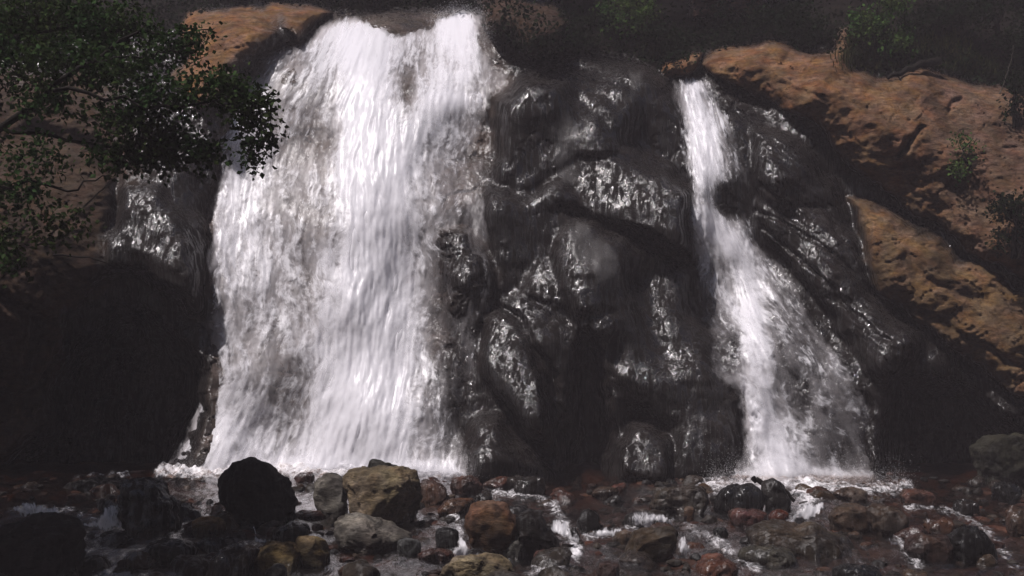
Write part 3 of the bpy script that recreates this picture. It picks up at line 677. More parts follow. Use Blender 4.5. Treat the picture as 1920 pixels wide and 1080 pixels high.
B = [
 (ell(-40, 961, 152, 1100), "large smooth black boulder cut by the lower left corner", BLK, .1, {}),
 ([(222, 905), (262, 893), (300, 900), (335, 940), (338, 985), (300, 1004), (250, 1000), (228, 960)], "dark sloping boulder with a wet sheen beside the left cascade", BLK, .85, {}),
 (ell(134, 897, 240, 922), "low black shelf stone at the foot of the left hollow", BLK, .4, {}),
 (ell(356, 968, 422, 1008), "small mottled orange brown stone in the shade left of the big black boulder", (.17, .10, .04), .3, {}),
 ([(384, 1050), (410, 1026), (450, 1020), (486, 1034), (484, 1085), (384, 1085)], "low glistening brown stone just left of the yellow boulders", (.07, .05, .04), .9, {}),
 ([(408, 905), (425, 875), (448, 861), (475, 861), (505, 872), (540, 905), (558, 950), (556, 985), (500, 992), (430, 985), (410, 950)], "big round black boulder before the foot of the wide waterfall", BLK, .15, dict(blocky=.9)),
 (ell(552, 885, 592, 910), "small wet dark red stone between the black boulder and the grey boulder", (.06, .03, .024), .95, {}),
 ([(588, 905), (605, 888), (635, 886), (652, 900), (652, 970), (610, 976), (592, 945)], "grey craggy boulder leaning on the left side of the tan block", GRY, .15, {}),
 ([(644, 898), (658, 884), (700, 880), (766, 880), (784, 893), (790, 940), (784, 992), (730, 994), (690, 982), (645, 976)], "large tan blocky boulder with a shadowed lower front", TAN, .05, dict(blocky=.45, deep=1.0, cuts=4, under=(.72, -.45, -.62, .42))),
 ([(686, 884), (692, 864), (699, 858), (720, 868), (748, 874), (762, 884), (740, 892), (690, 892)], "black pointed stone lying on top of the tan block", (.028, .026, .02), .3, dict(Y=18.55, deep=.6)),
 (ell(780, 897, 842, 952), "wet reddish stone touching the right side of the tan block", (.09, .045, .03), .9, {}),
 ([(622, 980), (645, 967), (680, 965), (706, 978), (745, 988), (778, 1005), (770, 1022), (735, 1036), (690, 1032), (645, 1018)], "flat pale grey slab tilted in front of the tan block", (.105, .092, .077), .1, dict(deep=.8)),
 (ell(743, 1008, 788, 1042), "small dark grey stone at the right end of the pale flat slab", (.06, .06, .058), .6, {}),
 ([(472, 1055), (482, 1030), (510, 1016), (545, 1016), (568, 1035), (566, 1068), (520, 1078), (478, 1078)], "rounded yellow boulder, the left one of the touching pair", YEL, .05, dict(rough=.8)),
 ([(548, 1025), (556, 1008), (585, 1004), (606, 1012), (622, 1040), (615, 1064), (570, 1066)], "rounded olive yellow boulder, the right one of the touching pair", (.09, .066, .034), .1, dict(rough=.8)),
 (ell(498, 1056, 538, 1095), "small grey stone at the bottom edge below the yellow boulders", GRY, .3, {}),
 (ell(508, 980, 582, 1018), "dark flat wet stone above the yellow boulders", DRK, .9, {}),
 (ell(816, 990, 860, 1032, 3.5), "small black cube shaped stone left of the orange boulder", BLK, .6, {}),
 (ell(844, 892, 903, 930), "dark red rounded stone at the right end of the wide waterfall foam", (.07, .032, .024), .8, {}),
 (ell(886, 889, 934, 908), "small flat maroon stone next to the foot of the dark outcrop", (.06, .03, .024), .8, {}),
 ([(810, 960), (830, 940), (865, 933), (890, 938), (875, 958), (840, 968)], "flat wet orange stone behind the big orange boulder", ORG, .8, dict(deep=1.1)),
 ([(871, 965), (885, 944), (920, 937), (950, 948), (968, 975), (970, 1030), (930, 1050), (885, 1046), (874, 1010)], "big rusty orange boulder with a dark undercut base in midstream", (.066, .036, .021), .15, dict(blocky=.5, under=(.05, -.75, -.65, .40))),
 ([(964, 968), (990, 952), (1015, 965), (1045, 1010), (1048, 1035), (1010, 1048), (968, 1046)], "dark brown wedge boulder against the right of the rusty orange boulder", DRK, .4, dict(under=(0, -.7, -.7, .5))),
 (ell(938, 1004, 990, 1048), "small grey rounded stone propped before the rusty orange boulder", (.09, .085, .075), .4, {}),
 ([(828, 1070), (845, 1048), (890, 1042), (940, 1046), (962, 1065), (962, 1095), (830, 1095)], "flat tan boulder cut by the bottom edge below the rusty orange boulder", TAN, .1, {}),
 (ell(780, 1030, 850, 1054), "low wet dark red stone just above the flat tan boulder", (.08, .035, .026), .95, {}),
 (ell(964, 890, 1024, 932), "dark rounded stone under the shiny lower face of the outcrop", DRK, .85, {}),
 (ell(1036, 916, 1064, 936), "tiny black stone in the riffle below the outcrop", BLK, .8, {}),
 ([(1082, 985), (1088, 960), (1105, 952), (1126, 965), (1126, 998), (1090, 1000)], "upright black stone splitting the midstream riffle", BLK, .7, {}),
 ([(1132, 922), (1150, 910), (1176, 904), (1178, 915), (1168, 926)], "small red triangular stone at the base of the outcrop", (.10, .035, .024), .6, {}),
 (ell(1000, 1032, 1042, 1056), "small wet maroon stone near the bottom of the midstream riffle", (.07, .03, .024), .95, {}),
 ([(1112, 1075), (1125, 1055), (1145, 1049), (1160, 1062), (1166, 1095), (1112, 1095)], "dark round stone cut by the bottom edge under the brown block", (.045, .025, .02), .4, {}),
 ([(1168, 1040), (1185, 1000), (1205, 990), (1265, 990), (1274, 1005), (1268, 1045), (1220, 1052)], "brown blocky boulder with a dark right side in the lower stream", BRN, .3, dict(blocky=.45)),
 (ell(1148, 994, 1198, 1030), "low brown stone forming the left shoulder of the brown block", (.07, .045, .03), .6, {}),
 ([(1216, 950), (1235, 918), (1275, 908), (1315, 908), (1330, 930), (1326, 962), (1270, 966)], "wide dark brown boulder left of the glossy black boulder", (.045, .034, .026), .6, {}),
 ([(1336, 945), (1350, 920), (1378, 906), (1408, 905), (1432, 918), (1436, 960), (1350, 964)], "glossy black boulder beaded with glints below the narrow waterfall", BLK, 1.0, {}),
 ([(1426, 905), (1450, 898), (1470, 910), (1485, 935), (1484, 958), (1440, 960)], "dark boulder touching the right side of the glossy black boulder", (.03, .026, .024), .8, {}),
 (ell(1282, 948, 1303, 978), "small upright brown stone below the wide dark boulder", (.09, .05, .03), .6, {}),
 (ell(1334, 988, 1368, 1009), "tiny black wet stone in the riffle right of the brown block", BLK, .95, {}),
 ([(1302, 1065), (1315, 1045), (1345, 1041), (1375, 1050), (1394, 1068), (1385, 1082), (1310, 1082)], "wet red brown stone at the bottom right of centre", (.10, .042, .028), .8, {}),
 ([(1398, 1005), (1430, 987), (1480, 982), (1540, 988), (1590, 1008), (1612, 1030), (1590, 1044), (1500, 1046), (1420, 1035)], "long low dark boulder with a wet brown crown on the right", (.05, .036, .025), .6, dict(deep=.6)),
 (ell(1388, 1024, 1492, 1060, 2.2), "flat dark green brown stone below the long low boulder", (.045, .04, .03), .9, {}),
 (ell(1442, 957, 1482, 980), "small bright red stone below the glossy boulder pair", (.08, .026, .014), .8, {}),
 (ell(1364, 952, 1442, 988), "flat dark red wet stone under the glossy black boulder", (.06, .026, .02), .95, {}),
 ([(1564, 928), (1575, 914), (1605, 914), (1627, 922), (1627, 938), (1590, 942)], "pale pitted stone sitting in the foam of the narrow waterfall", (.16, .11, .085), .4, {}),
 ([(1556, 968), (1566, 948), (1590, 943), (1632, 950), (1632, 985), (1612, 1000), (1565, 998)], "blocky dark brown boulder just below the pale pitted stone", (.07, .045, .03), .4, dict(blocky=.45)),
 ([(1626, 955), (1645, 941), (1668, 942), (1700, 958), (1702, 1005), (1640, 1008)], "flat topped brown boulder right of the blocky dark one", (.065, .042, .028), .5, dict(blocky=.45)),
 ([(1774, 1020), (1795, 992), (1825, 984), (1850, 1000), (1868, 1040), (1862, 1056), (1785, 1056)], "big dark round boulder with a wet rim at lower right", BLK, .8, {}),
 (ell(1698, 1000, 1784, 1054), "dark red brown boulder joined to the left of the big dark round one", (.05, .026, .02), .7, {}),
 (ell(1734, 974, 1790, 1000), "orange red wet stone above the dark red brown boulder", ORG, .9, {}),
 (ell(1788, 936, 1838, 968), "dark wet stone near the mouth of the right hollow", DRK, .9, {}),
 (ell(1888, 946, 1950, 1008), "brown wet boulder cut by the right edge above the water", (.07, .04, .028), .9, {}),
 ([(1828, 840), (1850, 815), (1890, 808), (1960, 830), (1960, 905), (1850, 905), (1832, 870)], "mossy dim boulder in the mouth of the right hollow", (.016, .015, .010), .2, dict(Y=21.2)),
 (ell(1860, 904, 1918, 944), "glossy black stone glinting below the mossy boulder", BLK, 1.0, {}),
 (ell(1562, 1060, 1658, 1100), "glossy black stone cut by the bottom edge on the right", BLK, 1.0, {}),
 (ell(1688, 918, 1752, 950), "red brown wet stone at the right end of the foam", (.085, .042, .03), .95, {}),
 (ell(270, 1010, 372, 1062), "dark low stone in the shaded pool at lower left", BLK, .7, {}),
]
for i, (ol, lab, c, wt, kw) in enumerate(B):
    boulder("boulder", ol, lab, c, wt, seed=i * 7, group=G, **kw)

# gravel between the boulders: too many to count
cob_v, cob_f, cob_c = [], [], []; nv = 0
v3, f3 = ICO[3]; cr = np.random.default_rng(5)
PICK = [(.020, .010, .007), (.030, .0125, .0075), (.012, .009, .007), (.017, .013, .010), (.007, .006, .0055), (.026, .016, .010)]
def pebble(i, sc):
    dd = v3 * (1 + .30 * perlin(v3[:, 0] * 1.3 + i, v3[:, 1] * 1.3, v3[:, 2] * 1.3)[:, None])
    for k in range(3):
        d = cr.normal(size=3); d /= np.linalg.norm(d); dd = dd - np.maximum(dd @ d - .7, 0)[:, None] * d * .9
    an = cr.uniform(0, 6.28); q = dd * sc
    return np.stack([q[:, 0] * math.cos(an) - q[:, 1] * math.sin(an), q[:, 0] * math.sin(an) + q[:, 1] * math.cos(an), q[:, 2]], -1)
for i in range(4200):
    y = 12.5 + 9.6 * cr.random(); x = cr.uniform(-1, 1) * (.49 * y + 1); r = .03 + .085 * cr.random() ** 1.8
    q = pebble(i, cr.uniform((.8, .7, .4), (1.3, 1.1, .75)) * r)
    z = bed_full(np.array([x]), np.array([y]))[0] + r * .25
    cob_v.append(q + (x, y, z)); cob_f.append(f3 + nv); nv += len(v3)
    cob_c.append(np.tile(np.array(PICK[cr.integers(6)]) * cr.uniform(.5, 1.3), (len(v3), 1)))
cc = np.concatenate(cob_c)
o = mesh_obj("gravel", np.concatenate(cob_v), np.concatenate(cob_f), ROCK, attrs={"col": ('FLOAT_COLOR', np.concatenate([cc, np.ones((len(cc), 1))], 1)), "wet": ('FLOAT', np.full(len(cc), .5))})
tag(o, "wet reddish gravel covering the stream bed", "gravel", kind="stuff")
# loose cobbles, each on its own
VAR = []
v3, f3 = ICO[4]
for k in range(12):
    q = pebble(50 + k, np.array([1.25, 1.0, .68])); n_ = fbm(q[:, 0] * 2 + k, q[:, 1] * 2, q[:, 2] * 2, 4)
    q = q * (1 + .10 * n_[:, None]); c_ = np.clip(np.array(PICK[k % 6])[None] * (1 + .8 * n_[:, None]), .003, .4)
    ob = mesh_obj("cobble", q, f3, ROCK, attrs={"col": ('FLOAT_COLOR', np.concatenate([c_, np.ones((len(q), 1))], 1)), "wet": ('FLOAT', np.full(len(q), .8 if k % 3 else .5))})
    tag(ob, "small wet stone lying in the stream among the bigger boulders", "stone", "small wet stones among the boulders"); VAR.append(ob)
for i in range(210):
    y = 13.6 + 8.1 * cr.random(); x = cr.uniform(-1, 1) * .47 * y
    ob = VAR[i] if i < 12 else VAR[i % 12].copy()
    if i >= 12: COL.objects.link(ob)
    r = .09 + .19 * cr.random() ** 1.8
    ob.location = (x, y, float(bed_full(np.array([x]), np.array([y]))[0]) + r * .30); ob.scale = (r, r, r * cr.uniform(.8, 1.2)); ob.rotation_euler = (cr.normal() * .25, cr.normal() * .25, cr.uniform(0, 6.28))

# small cascades between the boulders
def cascade(poly, lab, Y, lean=.0045, dens=.62, seed=1):
    p = np.asarray(poly, float); (u0, v0), (u1, v1) = p.min(0), p.max(0)
    us = np.arange(u0 - 2, u1 + 3, 1.5); vs = np.arange(v0 - 2, v1 + 3, 1.5); u, v = np.meshgrid(us, vs)
    x, z = u / 95., v / 95.
    s = sdf(p, u + 11 * fbm(x * 5, z * 3, seed, 4), v + 8 * fbm(x * 6, z * 4, seed + 3, 4))
    t = (v1 - v) / max(v1 - v0, 1)
    dep = Y + (v1 - v) * lean - .12 * np.sin(np.clip(t, 0, 1) * np.pi) - .05 * fbm(x * 6, z * 2, seed, 3)
    de = (dens + .25 * (1 - t) ** 3) * sstep(-2, 14, s)
    vv, ff, aa, _ = compact(P(u, v, dep).reshape(-1, 3), grid_faces(len(vs), len(us), cellc(s) > -3),
        {"flow": ('FLOAT_VECTOR', np.stack([u, v, u * 0], -1).reshape(-1, 3)), "thick": ('FLOAT', de.ravel())})
    o = mesh_obj("cascade", vv, ff, W_CASC, attrs=aa, origin=vv[np.argmin(vv[:, 2])])
    tag(o, lab, "small cascade", "small cascades between the boulders")
for i, (poly, lab, vy, dn) in enumerate((
    ([(20, 952), (40, 938), (72, 937), (110, 950), (128, 968), (118, 985), (90, 975), (40, 975)], "small cascade spilling behind the smooth black corner boulder", 985, .42),
    ([(170, 975), (195, 945), (215, 937), (232, 955), (246, 985), (240, 996), (150, 996), (130, 988)], "fan shaped cascade on the left of the sheened sloping boulder", 996, .50),
    ([(462, 984), (475, 980), (490, 1000), (512, 1006), (500, 1020), (478, 1020)], "short cascade above the left yellow boulder", 1020, .55),
    ([(558, 920), (570, 920), (572, 966), (560, 966)], "thin straight cascade between the big black boulder and the grey boulder", 968, .6),
    ([(855, 1010), (872, 1004), (884, 1030), (880, 1046), (848, 1046)], "short cascade at the left foot of the rusty orange boulder", 1046, .6),
    ([(1034, 970), (1078, 968), (1080, 990), (1092, 1012), (1082, 1030), (1060, 1012), (1030, 1000)], "cascade dropping right of the dark wedge boulder", 1030, .52),
    ([(1094, 1000), (1130, 984), (1168, 986), (1172, 1004), (1130, 1014), (1100, 1012)], "low foaming cascade above the brown block", 1014, .5),
    ([(1170, 962), (1210, 955), (1262, 965), (1262, 988), (1180, 990)], "broad shallow cascade behind the brown block", 990, .42),
    ([(1512, 938), (1545, 935), (1548, 955), (1520, 975), (1478, 988), (1472, 978), (1495, 962)], "white chute running left from the foam of the narrow waterfall", 988, .75),
    ([(1634, 970), (1646, 972), (1662, 1005), (1690, 1012), (1698, 1022), (1668, 1026), (1650, 1004)], "thin chute between the blocky dark boulder and the flat topped boulder", 1026, .5),
    ([(1725, 968), (1745, 968), (1750, 985), (1728, 987)], "tiny cascade behind the orange red wet stone", 988, .55),
    ([(1270, 1005), (1290, 1000), (1292, 1040), (1268, 1050)], "small cascade along the dark right side of the brown block", 1050, .4),
    )):
    cascade(poly, lab, ground_hit(np.mean([q[0] for q in poly]), vy) - .12, dens=dn + .16, seed=i * 3.7)

FOAM = fall_material("churned_foam", (.92, .91, .94), .045, .05, .40, 2.0, .82, 8)
def boil(par, poly, seed, dn):
    p = np.asarray(poly, float); lo = [(p[:, 0].min(), 0), (p[:, 0].min(), 1080)]; hi = [(p[:, 0].max(), 0), (p[:, 0].max(), 1080)]
    for k in range(3):
        rel(sheet("foam", p + (0, -2 * k), lo, hi, lambda u, v: np.full(u.shape, dn + .08 - .12 * k), .30 + .22 * k, 14, 2.0, FOAM, None, seed + k * 3.3, .12), par)
boil(fall, [(310, 905), (330, 885), (400, 868), (480, 872), (560, 862), (640, 858), (720, 862), (800, 872), (870, 880), (890, 905)], 3.0, .62)
boil(fall2, [(1325, 925), (1345, 900), (1400, 890), (1460, 880), (1540, 882), (1600, 890), (1660, 898), (1720, 920)], 6.0, .60)
# splash mounds of foam at the foot of the falls (parts of each waterfall)
def splash(par, line, h, seed, n=15000, spread=12):
    r_ = np.random.default_rng(seed); v, f = ICO[3]; tet_v = np.array([(1, 1, 1), (1, -1, -1), (-1, 1, -1), (-1, -1, 1)]) / 1.7; tet_f = np.array([(0, 1, 2), (0, 3, 1), (0, 2, 3), (1, 3, 2)])
    ln = np.asarray(line, float); t = r_.random(n) * (len(ln) - 1); i = t.astype(int); a = (t - i)[:, None]
    pu = ln[i] * (1 - a) + ln[i + 1] * a
    up = r_.exponential(h, n); pu[:, 0] += r_.normal(0, spread, n); pu[:, 1] -= up - 4
    dep = Y0 - .35 - r_.random(n) * .7
    c = P(pu[:, 0], pu[:, 1], dep); sz = r_.uniform(.002, .0055, n)
    rot = r_.normal(size=(n, 3, 3)); rot, _ = np.linalg.qr(rot)
    V_ = np.einsum('vj,njk->nvk', tet_v, rot) * sz[:, None, None] + c[:, None]
    F_ = tet_f[None] + (np.arange(n) * 4)[:, None, None]
    m = bpy.data.materials.get("spray_drops")
    if not m:
        m, N, out, t_ = new_mat("spray_drops"); b = N("BsdfPrincipled", {"Base Color": (.85, .83, .85, 1), "Roughness": .3}); t_.links.new(b.outputs[0], out.inputs[0])
    rel(mesh_obj("spray", V_.reshape(-1, 3), F_.reshape(-1, 3), m), par)
splash(fall, [(330, 892), (640, 888), (890, 892)], 15, 1)
splash(fall, [(810, 40), (850, 18), (900, 22), (915, 90)], 7, 2, 3000, 8)
splash(fall2, [(1330, 912), (1450, 900), (1700, 912)], 15, 3)

# ------------------------------------------------------------------ wood and leaves
def tube(path, r0, r1, sides=7):
    p = np.asarray(path, float); n = len(p)
    tg = np.gradient(p, axis=0); tg /= np.linalg.norm(tg, axis=1, keepdims=True) + 1e-9
    ref = np.array([.31, .2, .93]); a = np.cross(tg, ref); a /= np.linalg.norm(a, axis=1, keepdims=True) + 1e-9; b = np.cross(tg, a)
    th = np.linspace(0, 2 * np.pi, sides, endpoint=False)
    rr = np.linspace(r0, r1, n)[:, None, None]
    v = p[:, None] + rr * (np.cos(th)[None, :, None] * a[:, None] + np.sin(th)[None, :, None] * b[:, None])
    i = np.arange(n * sides).reshape(n, sides); j = np.roll(i, -1, 1)
    return v.reshape(-1, 3), np.stack([i[:-1], j[:-1], j[1:], i[1:]], -1).reshape(-1, 4)
def merge(parts):
    vs, fs, k = [], [], 0
    for v, f in parts: vs.append(v); fs.append(f + k); k += len(v)
    return np.concatenate(vs), np.concatenate(fs)
def curve_path(pts, n=14, jit=.03, seed=0):
    p = np.asarray(pts, float); t = np.linspace(0, len(p) - 1, n); i = np.minimum(t.astype(int), len(p) - 2); a = (t - i)[:, None]
    q = p[i] * (1 - a) + p[i + 1] * a
    r_ = np.random.default_rng(seed); q[1:-1] += r_.normal(0, jit, q[1:-1].shape); return q
def leaves(c, size, seed, droop=.4):
    """small folded pointed leaves at the points c"""
    r_ = np.random.default_rng(seed); n = len(c)
    L = size * r_.uniform(.6, 1.25, n)[:, None]
    d = r_.normal(size=(n, 3)); d[:, 2] -= droop; d /= np.linalg.norm(d, axis=1, keepdims=True)
    s = np.cross(d, r_.normal(size=(n, 3))); s /= np.linalg.norm(s, axis=1, keepdims=True); u = np.cross(d, s)
    wd = r_.uniform(.28, .42, n)[:, None]
    v = np.stack([c, c + L * (.4 * d + wd * s + .10 * u), c + L * d, c + L * (.4 * d - wd * s + .10 * u), c + L * .45 * d - .02 * L * u], 1)
    k = (np.arange(n) * 5)[:, None]
    f = np.concatenate([k + np.array([[0, 1, 4]]), k + np.array([[1, 2, 4]]), k + np.array([[4, 2, 3]]), k + np.array([[0, 4, 3]])])
    return v.reshape(-1, 3), f, np.repeat(r_.random(n), 5)
def clumps(blobs, per, seed, spread=.16):
    """leaf positions: twigs scattered in ellipsoids, leaves in tufts round each twig"""
    r_ = np.random.default_rng(seed); out = []
    for (c, rad, n) in blobs:
        d = r_.normal(size=(n, 3)); d /= np.linalg.norm(d, axis=1, keepdims=True); t = d * (r_.random((n, 1)) ** .45) * np.asarray(rad) + np.asarray(c)
        k = r_.normal(size=(n, per, 3)) * spread
        out.append((t[:, None] + k).reshape(-1, 3))
    return np.concatenate(out)
def foliage(name, pts, size, mat, parent, seed, droop=.4):
    v, f, tone = leaves(pts, size, seed, droop)
    o = mesh_obj(name, v, f, mat, None, smooth=False, attrs={"tone": ('FLOAT', tone)}); return rel(o, parent)

# overhanging broadleaf tree on the left bank
YT = 10.5
def T(u, v, y=YT): return tuple(P(u, v, y))
px = YT / F
tb = (-8.6, YT, -1.2)
tree = empty("tree", tb)
tag(tree, "leafy green tree reaching in from the left over the wide waterfall", "tree")
tw = [tube(curve_path([tb, (-8.4, YT, 1.2), (-8.5, YT + .3, 4), (-9, 11.6, 7), (-9.8, 12.6, 9.5)], 20, .03, 1), .26, .10, 10)]
tw.append(tube(curve_path([(-8.4, YT, 1.0), T(-500, 560), T(-260, 420)], 10, .02, 41), .12, .055, 8)); tw.append(tube(curve_path([(-8.5, YT + .2, 3.4), T(-420, 260), T(-230, 150)], 10, .02, 42), .10, .05, 8)); tw.append(tube(curve_path([(-8.7, 11, 5), T(-380, 60), T(-200, -50)], 10, .02, 43), .08, .05, 8))
limbs = [
    ([(-260, 420), (-100, 300), (0, 240), (100, 166), (180, 115), (260, 60)], 0.0510, 0.0136, 10.50),
    ([(100, 170), (200, 180), (300, 205), (400, 190), (470, 180), (505, 168)], 0.0204, 0.0041, 10.30),
    ([(400, 190), (450, 210), (470, 250), (490, 270), (505, 275)], 0.0082, 0.0027, 10.20),
    ([(450, 210), (465, 260), (470, 300), (475, 318)], 0.0068, 0.0020, 10.20),
    ([(-230, 150), (0, 80), (150, 40), (300, 60), (400, 55)], 0.0408, 0.0054, 11.20),
    ([(180, 115), (280, 105), (350, 95), (395, 70)], 0.0136, 0.0034, 10.50),
    ([(-260, 420), (-60, 350), (130, 352), (210, 330)], 0.0272, 0.0041, 10.20),
    ([(0, 240), (120, 260), (260, 270), (330, 285), (420, 280)], 0.0204, 0.0034, 10.60),
    ([(-200, -50), (0, -40), (160, -30), (300, -20)], 0.0408, 0.0068, 11.50)]
for k, (pl, r0, r1, y) in enumerate(limbs):
    tw.append(tube(curve_path([T(*q, y) for q in pl], 16, .025, k + 3), r0, r1, 6))
tv, tf = merge(tw); rel(mesh_obj("trunk", tv, tf, BARK), tree)
bl = []
def blob(u, v, ru, rv, n, y=YT, ry=.5): bl.append((T(u, v, y), (ru * px, ry, rv * px), n))
blob(60, 40, 180, 70, 240, 11.40, 0.68); blob(220, 60, 110, 60, 105, 11.20, 0.48); blob(320, 95, 70, 26, 28, 10.60, 0.20); blob(370, 78, 34, 24, 10, 10.50, 0.14)
blob(100, 120, 130, 60, 130, 10.80, 0.48); blob(-60, 130, 90, 120, 120, 10.80, 0.48); blob(230, 130, 90, 34, 60, 10.60, 0.48)
blob(330, 180, 90, 32, 50, 10.40, 0.27); blob(420, 165, 45, 26, 40, 10.30, 0.20); blob(470, 200, 32, 28, 26, 10.20, 0.14); blob(490, 185, 18, 22, 8, 10.20, 0.10); blob(490, 250, 22, 26, 16, 10.20, 0.10); blob(470, 295, 16, 22, 9, 10.20, 0.08); blob(455, 235, 14, 24, 8, 10.20, 0.08)
blob(250, 225, 110, 40, 70, 10.50, 0.27); blob(310, 280, 95, 30, 85, 10.60, 0.27); blob(390, 285, 30, 16, 16, 10.50, 0.14); blob(220, 295, 60, 22, 30, 10.50, 0.20)
blob(60, 290, 100, 40, 28, 10.30, 0.48); blob(30, 360, 60, 40, 26, 10.20, 0.27); blob(110, 420, 70, 30, 18, 10.20, 0.27); blob(10, 470, 40, 60, 24, 10.20, 0.20); blob(70, 190, 60, 30, 24, 10.40, 0.20)
foliage("crown", clumps(bl, 15, 3, .072), .060, LEAF, tree, 5)
# its crown carries on above the picture and shades the bank
bl2 = [((-10.4, 13.6, 10.0), (3.0, 2.3, 1.2), 800), ((-10.6, 11.6, 9.5), (3.2, 2.4, 1.6), 700), ((-11, 15, 8), (2.5, 3, 2), 160), ((-14, 18, 11), (2.5, 3, 2), 200)]
foliage("upper_crown", clumps(bl2, 22, 8, .25), .16, LEAF, tree, 6)

# dead sticks on the left bank
def stick(pl, r0, r1, lab, mat, y, name="dead_branch", cat="branch", sides=6, seed=0):
    pts = [tuple(P(u, v, y + (dy[0] if dy else 0))) for (u, v, *dy) in pl]
    v, f = tube(curve_path(pts, 14, .012, seed), r0, r1, sides)
    o = mesh_obj(name, v, f, mat, origin=pts[0]); tag(o, lab, cat); return o
stick([(215, 335, .3), (150, 395), (110, 430), (70, 460)], .012, .016, "pale bare stick slanting across the left bank under the leaves", DEAD, 15.6, seed=1)
stick([(-20, 516), (32, 485)], .014, .01, "short pale stick cut by the left edge of the picture", DEAD, 15.4, seed=2)
stick([(100, 478), (170, 482), (205, 495), (230, 490)], .018, .006, "dark bare twig lying along the top of the left hollow", BARK, 19.5, seed=3)
stick([(350, 597), (385, 603), (416, 609)], .009, .003, "hair thin twig poking over the left edge of the wide waterfall", BARK, 19.8, seed=4)
stick([(1478, 934), (1485, 928), (1493, 919)], .012, .006, "short dark stick standing by the glossy boulder pair", BARK, 19.6, seed=5)
stick([(1412, 896), (1425, 904), (1440, 906), (1470, 918), (1490, 940)], .05, .03, "dark driftwood log draped over the glossy boulder pair", BARK, 19.3, name="driftwood", cat="driftwood", sides=9, seed=6)
stick([(1072, 994), (1080, 1004), (1088, 1026)], .07, .04, "short dark driftwood stub in the midstream riffle", BARK, 16.9, name="driftwood", cat="driftwood", sides=9, seed=7)

# shrubs, trees and grass above the cliff
def bush(u, v, ru, rv, n, lab, mat=LEAF_DK, dy=-.3, size=.09, per=16, ry=None, name="bush", cat="bush", seed=0, group="bushes above the cliff", stems=5):
    y = float(depth_at(u, v + rv * .8)) + dy; s = y / F
    foot = P(u, v + rv, y); root = empty(name, tuple(foot)); tag(root, lab, cat, group)
    r_ = np.random.default_rng(seed + 100)
    blobs = []
    for k in range(9):
        a, b = r_.uniform(-.75, .75), r_.uniform(-.7, .7)
        blobs.append((tuple(P(u + a * ru, v + b * rv, y + r_.uniform(-.3, .3))), (ru * .45 * s, (ry or ru * s * .5), rv * .42 * s), max(3, n // 9)))
    foliage("foliage", clumps(blobs, per, seed, .10), size, mat, root, seed + 1)
    st = [tube(curve_path([foot + np.array([r_.uniform(-.1, .1), 0, -.1]), P(u + r_.uniform(-.3, .3) * ru, v, y), P(u + r_.uniform(-.8, .8) * ru, v - rv * .7, y)], 8, .03, seed + k), .03, .008, 5) for k in range(stems)]
    a, b = merge(st); rel(mesh_obj("stem", a, b, BARK), root)
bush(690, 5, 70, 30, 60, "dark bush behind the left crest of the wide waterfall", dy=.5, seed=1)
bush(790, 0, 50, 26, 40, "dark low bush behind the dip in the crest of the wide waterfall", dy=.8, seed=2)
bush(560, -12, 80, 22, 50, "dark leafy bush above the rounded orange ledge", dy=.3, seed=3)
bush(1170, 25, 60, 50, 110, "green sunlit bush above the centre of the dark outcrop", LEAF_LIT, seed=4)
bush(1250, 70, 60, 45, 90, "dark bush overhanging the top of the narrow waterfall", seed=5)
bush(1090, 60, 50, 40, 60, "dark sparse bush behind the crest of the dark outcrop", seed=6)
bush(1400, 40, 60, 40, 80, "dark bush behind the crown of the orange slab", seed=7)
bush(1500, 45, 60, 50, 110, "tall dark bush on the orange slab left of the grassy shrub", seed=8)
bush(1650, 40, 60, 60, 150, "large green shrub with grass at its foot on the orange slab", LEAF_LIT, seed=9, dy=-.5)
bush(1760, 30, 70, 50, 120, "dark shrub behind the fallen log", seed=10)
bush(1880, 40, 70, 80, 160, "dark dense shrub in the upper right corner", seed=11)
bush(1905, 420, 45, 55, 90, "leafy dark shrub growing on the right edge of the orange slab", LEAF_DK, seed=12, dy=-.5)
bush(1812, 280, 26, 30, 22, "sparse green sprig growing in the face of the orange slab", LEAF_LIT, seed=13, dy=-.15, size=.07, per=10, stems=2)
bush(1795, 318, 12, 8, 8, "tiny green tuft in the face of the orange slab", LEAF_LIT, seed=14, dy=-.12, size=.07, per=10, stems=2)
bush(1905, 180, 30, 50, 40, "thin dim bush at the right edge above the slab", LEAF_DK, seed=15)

hr = np.random.default_rng(77)
labs = ["dark forest tree on the slope above the left bank", "dark forest tree above the orange ledge", "dark forest tree behind the crest of the wide waterfall", "dark forest tree behind the shaded brown rock", "dark forest tree above the dark outcrop", "dark forest tree above the narrow waterfall", "dark forest tree behind the orange slab", "dark forest tree behind the fallen log", "dark forest tree above the upper right corner shrub"]
for k, u in enumerate([60, 430, 700, 960, 1130, 1330, 1540, 1740, 1930]):
    v = -8 + hr.uniform(-6, 6); y = float(depth_at(u, v)); foot = P(u, v, y)
    root = empty("forest_tree", tuple(foot)); tag(root, labs[k], "tree", "trees on the slope above the cliff")
    h = hr.uniform(3.5, 5)
    a, b = tube(curve_path([foot - (0, 0, .3), foot + (.1, 0, h * .5), foot + (hr.uniform(-.3, .3), 0, h)], 8, .03, k), .12, .04, 8)
    rel(mesh_obj("trunk", a, b, BARK), root)
    bs = [(tuple(foot + (hr.normal() * .8, hr.normal() * .6, 1.0 + h * .75 * hr.random())), (1.1, 1.0, .6), 60) for _ in range(10)]
    foliage("crown", clumps(bs, 20, 50 + k, .16), .13, LEAF_DK, root, k)

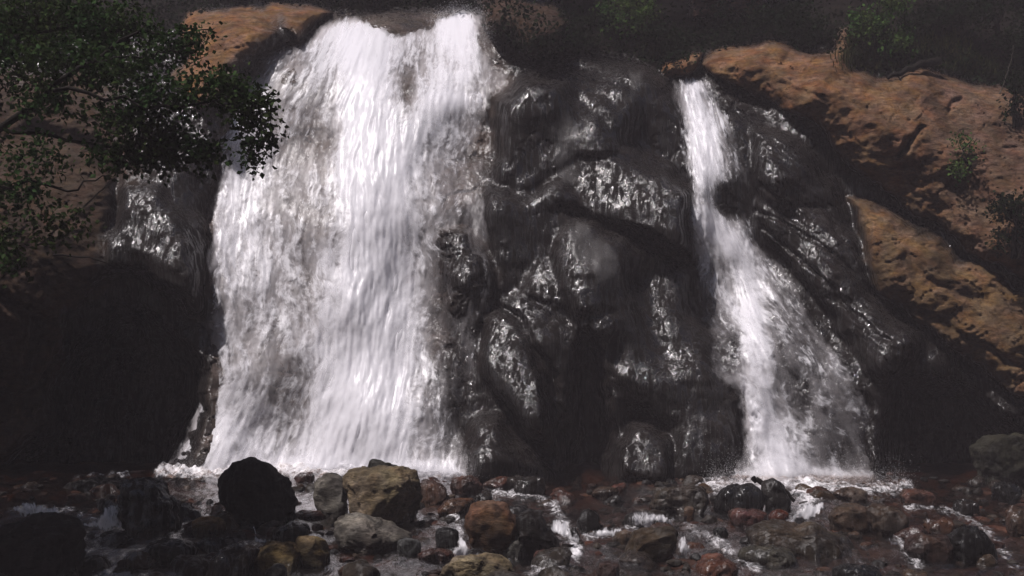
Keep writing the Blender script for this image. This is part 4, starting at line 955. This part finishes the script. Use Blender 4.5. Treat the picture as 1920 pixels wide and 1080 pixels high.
# grass on the slab edge
gr = np.random.default_rng(9); gv, gf, gt = [], [], []; n0 = 0
for (u, v, ru, rv, n) in ((1620, 118, 36, 16, 420), (1680, 118, 30, 14, 200), (1765, 88, 45, 18, 380), (1850, 130, 60, 18, 220), (1240, 100, 30, 12, 120), (1600, 95, 16, 20, 140)):
    uu = gr.normal(u, ru * .6, n); vv_ = gr.normal(v, rv * .5, n); y = depth_at(uu, vv_) - .1
    c = P(uu, vv_, y); L = gr.uniform(.15, .42, n); an = gr.uniform(0, 6.28, n); le = gr.uniform(.1, .6, n)
    dx = np.stack([np.cos(an) * le, np.sin(an) * le, np.ones(n)], -1); sd = np.stack([-np.sin(an), np.cos(an), 0 * an], -1) * .010
    b0, m0, t0 = c, c + dx * L[:, None] * .55, c + dx * L[:, None] * np.array([1.5, 1.5, .9])
    q = np.stack([b0 - sd, b0 + sd, m0 + sd, m0 - sd, t0], 1); k = (np.arange(n) * 5)[:, None] + n0; n0 += n * 5
    gv.append(q.reshape(-1, 3)); gf.append(np.concatenate([k + np.array([[0, 1, 2]]), k + np.array([[0, 2, 3]]), k + np.array([[3, 2, 4]])])); gt.append(np.repeat(gr.random(n), 5))
o = mesh_obj("grass", np.concatenate(gv), np.concatenate(gf), GRASS, smooth=False, attrs={"tone": ('FLOAT', np.concatenate(gt))})
tag(o, "dry green grass tufts along the top of the orange slab", "grass", kind="stuff")

# low leafy undergrowth on the slope
ur = np.random.default_rng(21); un = 2600
uu = np.concatenate([ur.uniform(-300, 330, 500), ur.uniform(300, 2250, un - 500)]); tl = np.interp(uu, US, topline[0])
vv_ = tl - 4 - np.abs(ur.normal(0, 55, un)); cc = P(uu, vv_, depth_at(uu, vv_) - .08)
up_ = (cc[:, None] + ur.normal(size=(un, 9, 3)) * (.16, .10, .09)).reshape(-1, 3)
v, f, tone = leaves(up_, .11, 22, .2)
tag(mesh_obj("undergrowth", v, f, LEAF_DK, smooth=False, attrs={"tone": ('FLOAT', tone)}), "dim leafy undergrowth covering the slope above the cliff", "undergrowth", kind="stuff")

# fallen log with its root on the slab
ly = float(depth_at(1700, 138)) - .25
log = empty("fallen_log", tuple(P(1700, 140, ly))); tag(log, "dark fallen log lying on the top edge of the orange slab", "log")
a, b = tube(curve_path([P(1664, 147, ly), P(1690, 136, ly), P(1720, 122, ly + .1), P(1760, 114, ly + .5)], 10, .02, 4), .04, .10, 10); rel(mesh_obj("trunk", a, b, BARK), log)
a, b = tube(curve_path([P(1725, 118, ly), P(1740, 111, ly - .1), P(1765, 118, ly - .1), P(1785, 126, ly)], 9, .01, 6), .012, .005, 5)
rel(mesh_obj("dead_twig", a, b, BARK), log)
a, b = tube(curve_path([P(1682, 140, ly), P(1690, 152, ly - .1), P(1696, 166, ly - .1)], 6, .01, 5), .02, .008, 5); rel(mesh_obj("dead_twig", a, b, BARK), log)
sy = float(depth_at(1885, 170)) - .3
stick([(1872, 180), (1885, 150), (1897, 110), (1900, 85)], .012, .006, "thin bare sapling stem standing at the right end of the slab edge", DEAD, sy, seed=9)

# ------------------------------------------------------------------ mist volume, added to lift and tint the darkest tones
def black_lift():
    m, N, out, t = new_mat("lift_haze")
    vol = N("VolumePrincipled", {"Color": (.96, .85, .91, 1), "Density": LIFT_DENSITY})
    t.links.new(vol.outputs[0], out.inputs["Volume"])
    v = np.array([(x, y, z) for x in (-130, 130) for y in (-70, 70) for z in (-8, 50)], float)
    f = np.array([(0, 1, 3, 2), (4, 6, 7, 5), (0, 4, 5, 1), (2, 3, 7, 6), (0, 2, 6, 4), (1, 5, 7, 3)])
    o = mesh_obj("black_lift", v, f, m, smooth=False); tag(o, kind="stuff", label="thin mist volume added to lift the blacks", cat="lift_haze")
LIFT_DENSITY = 0.0018
black_lift()
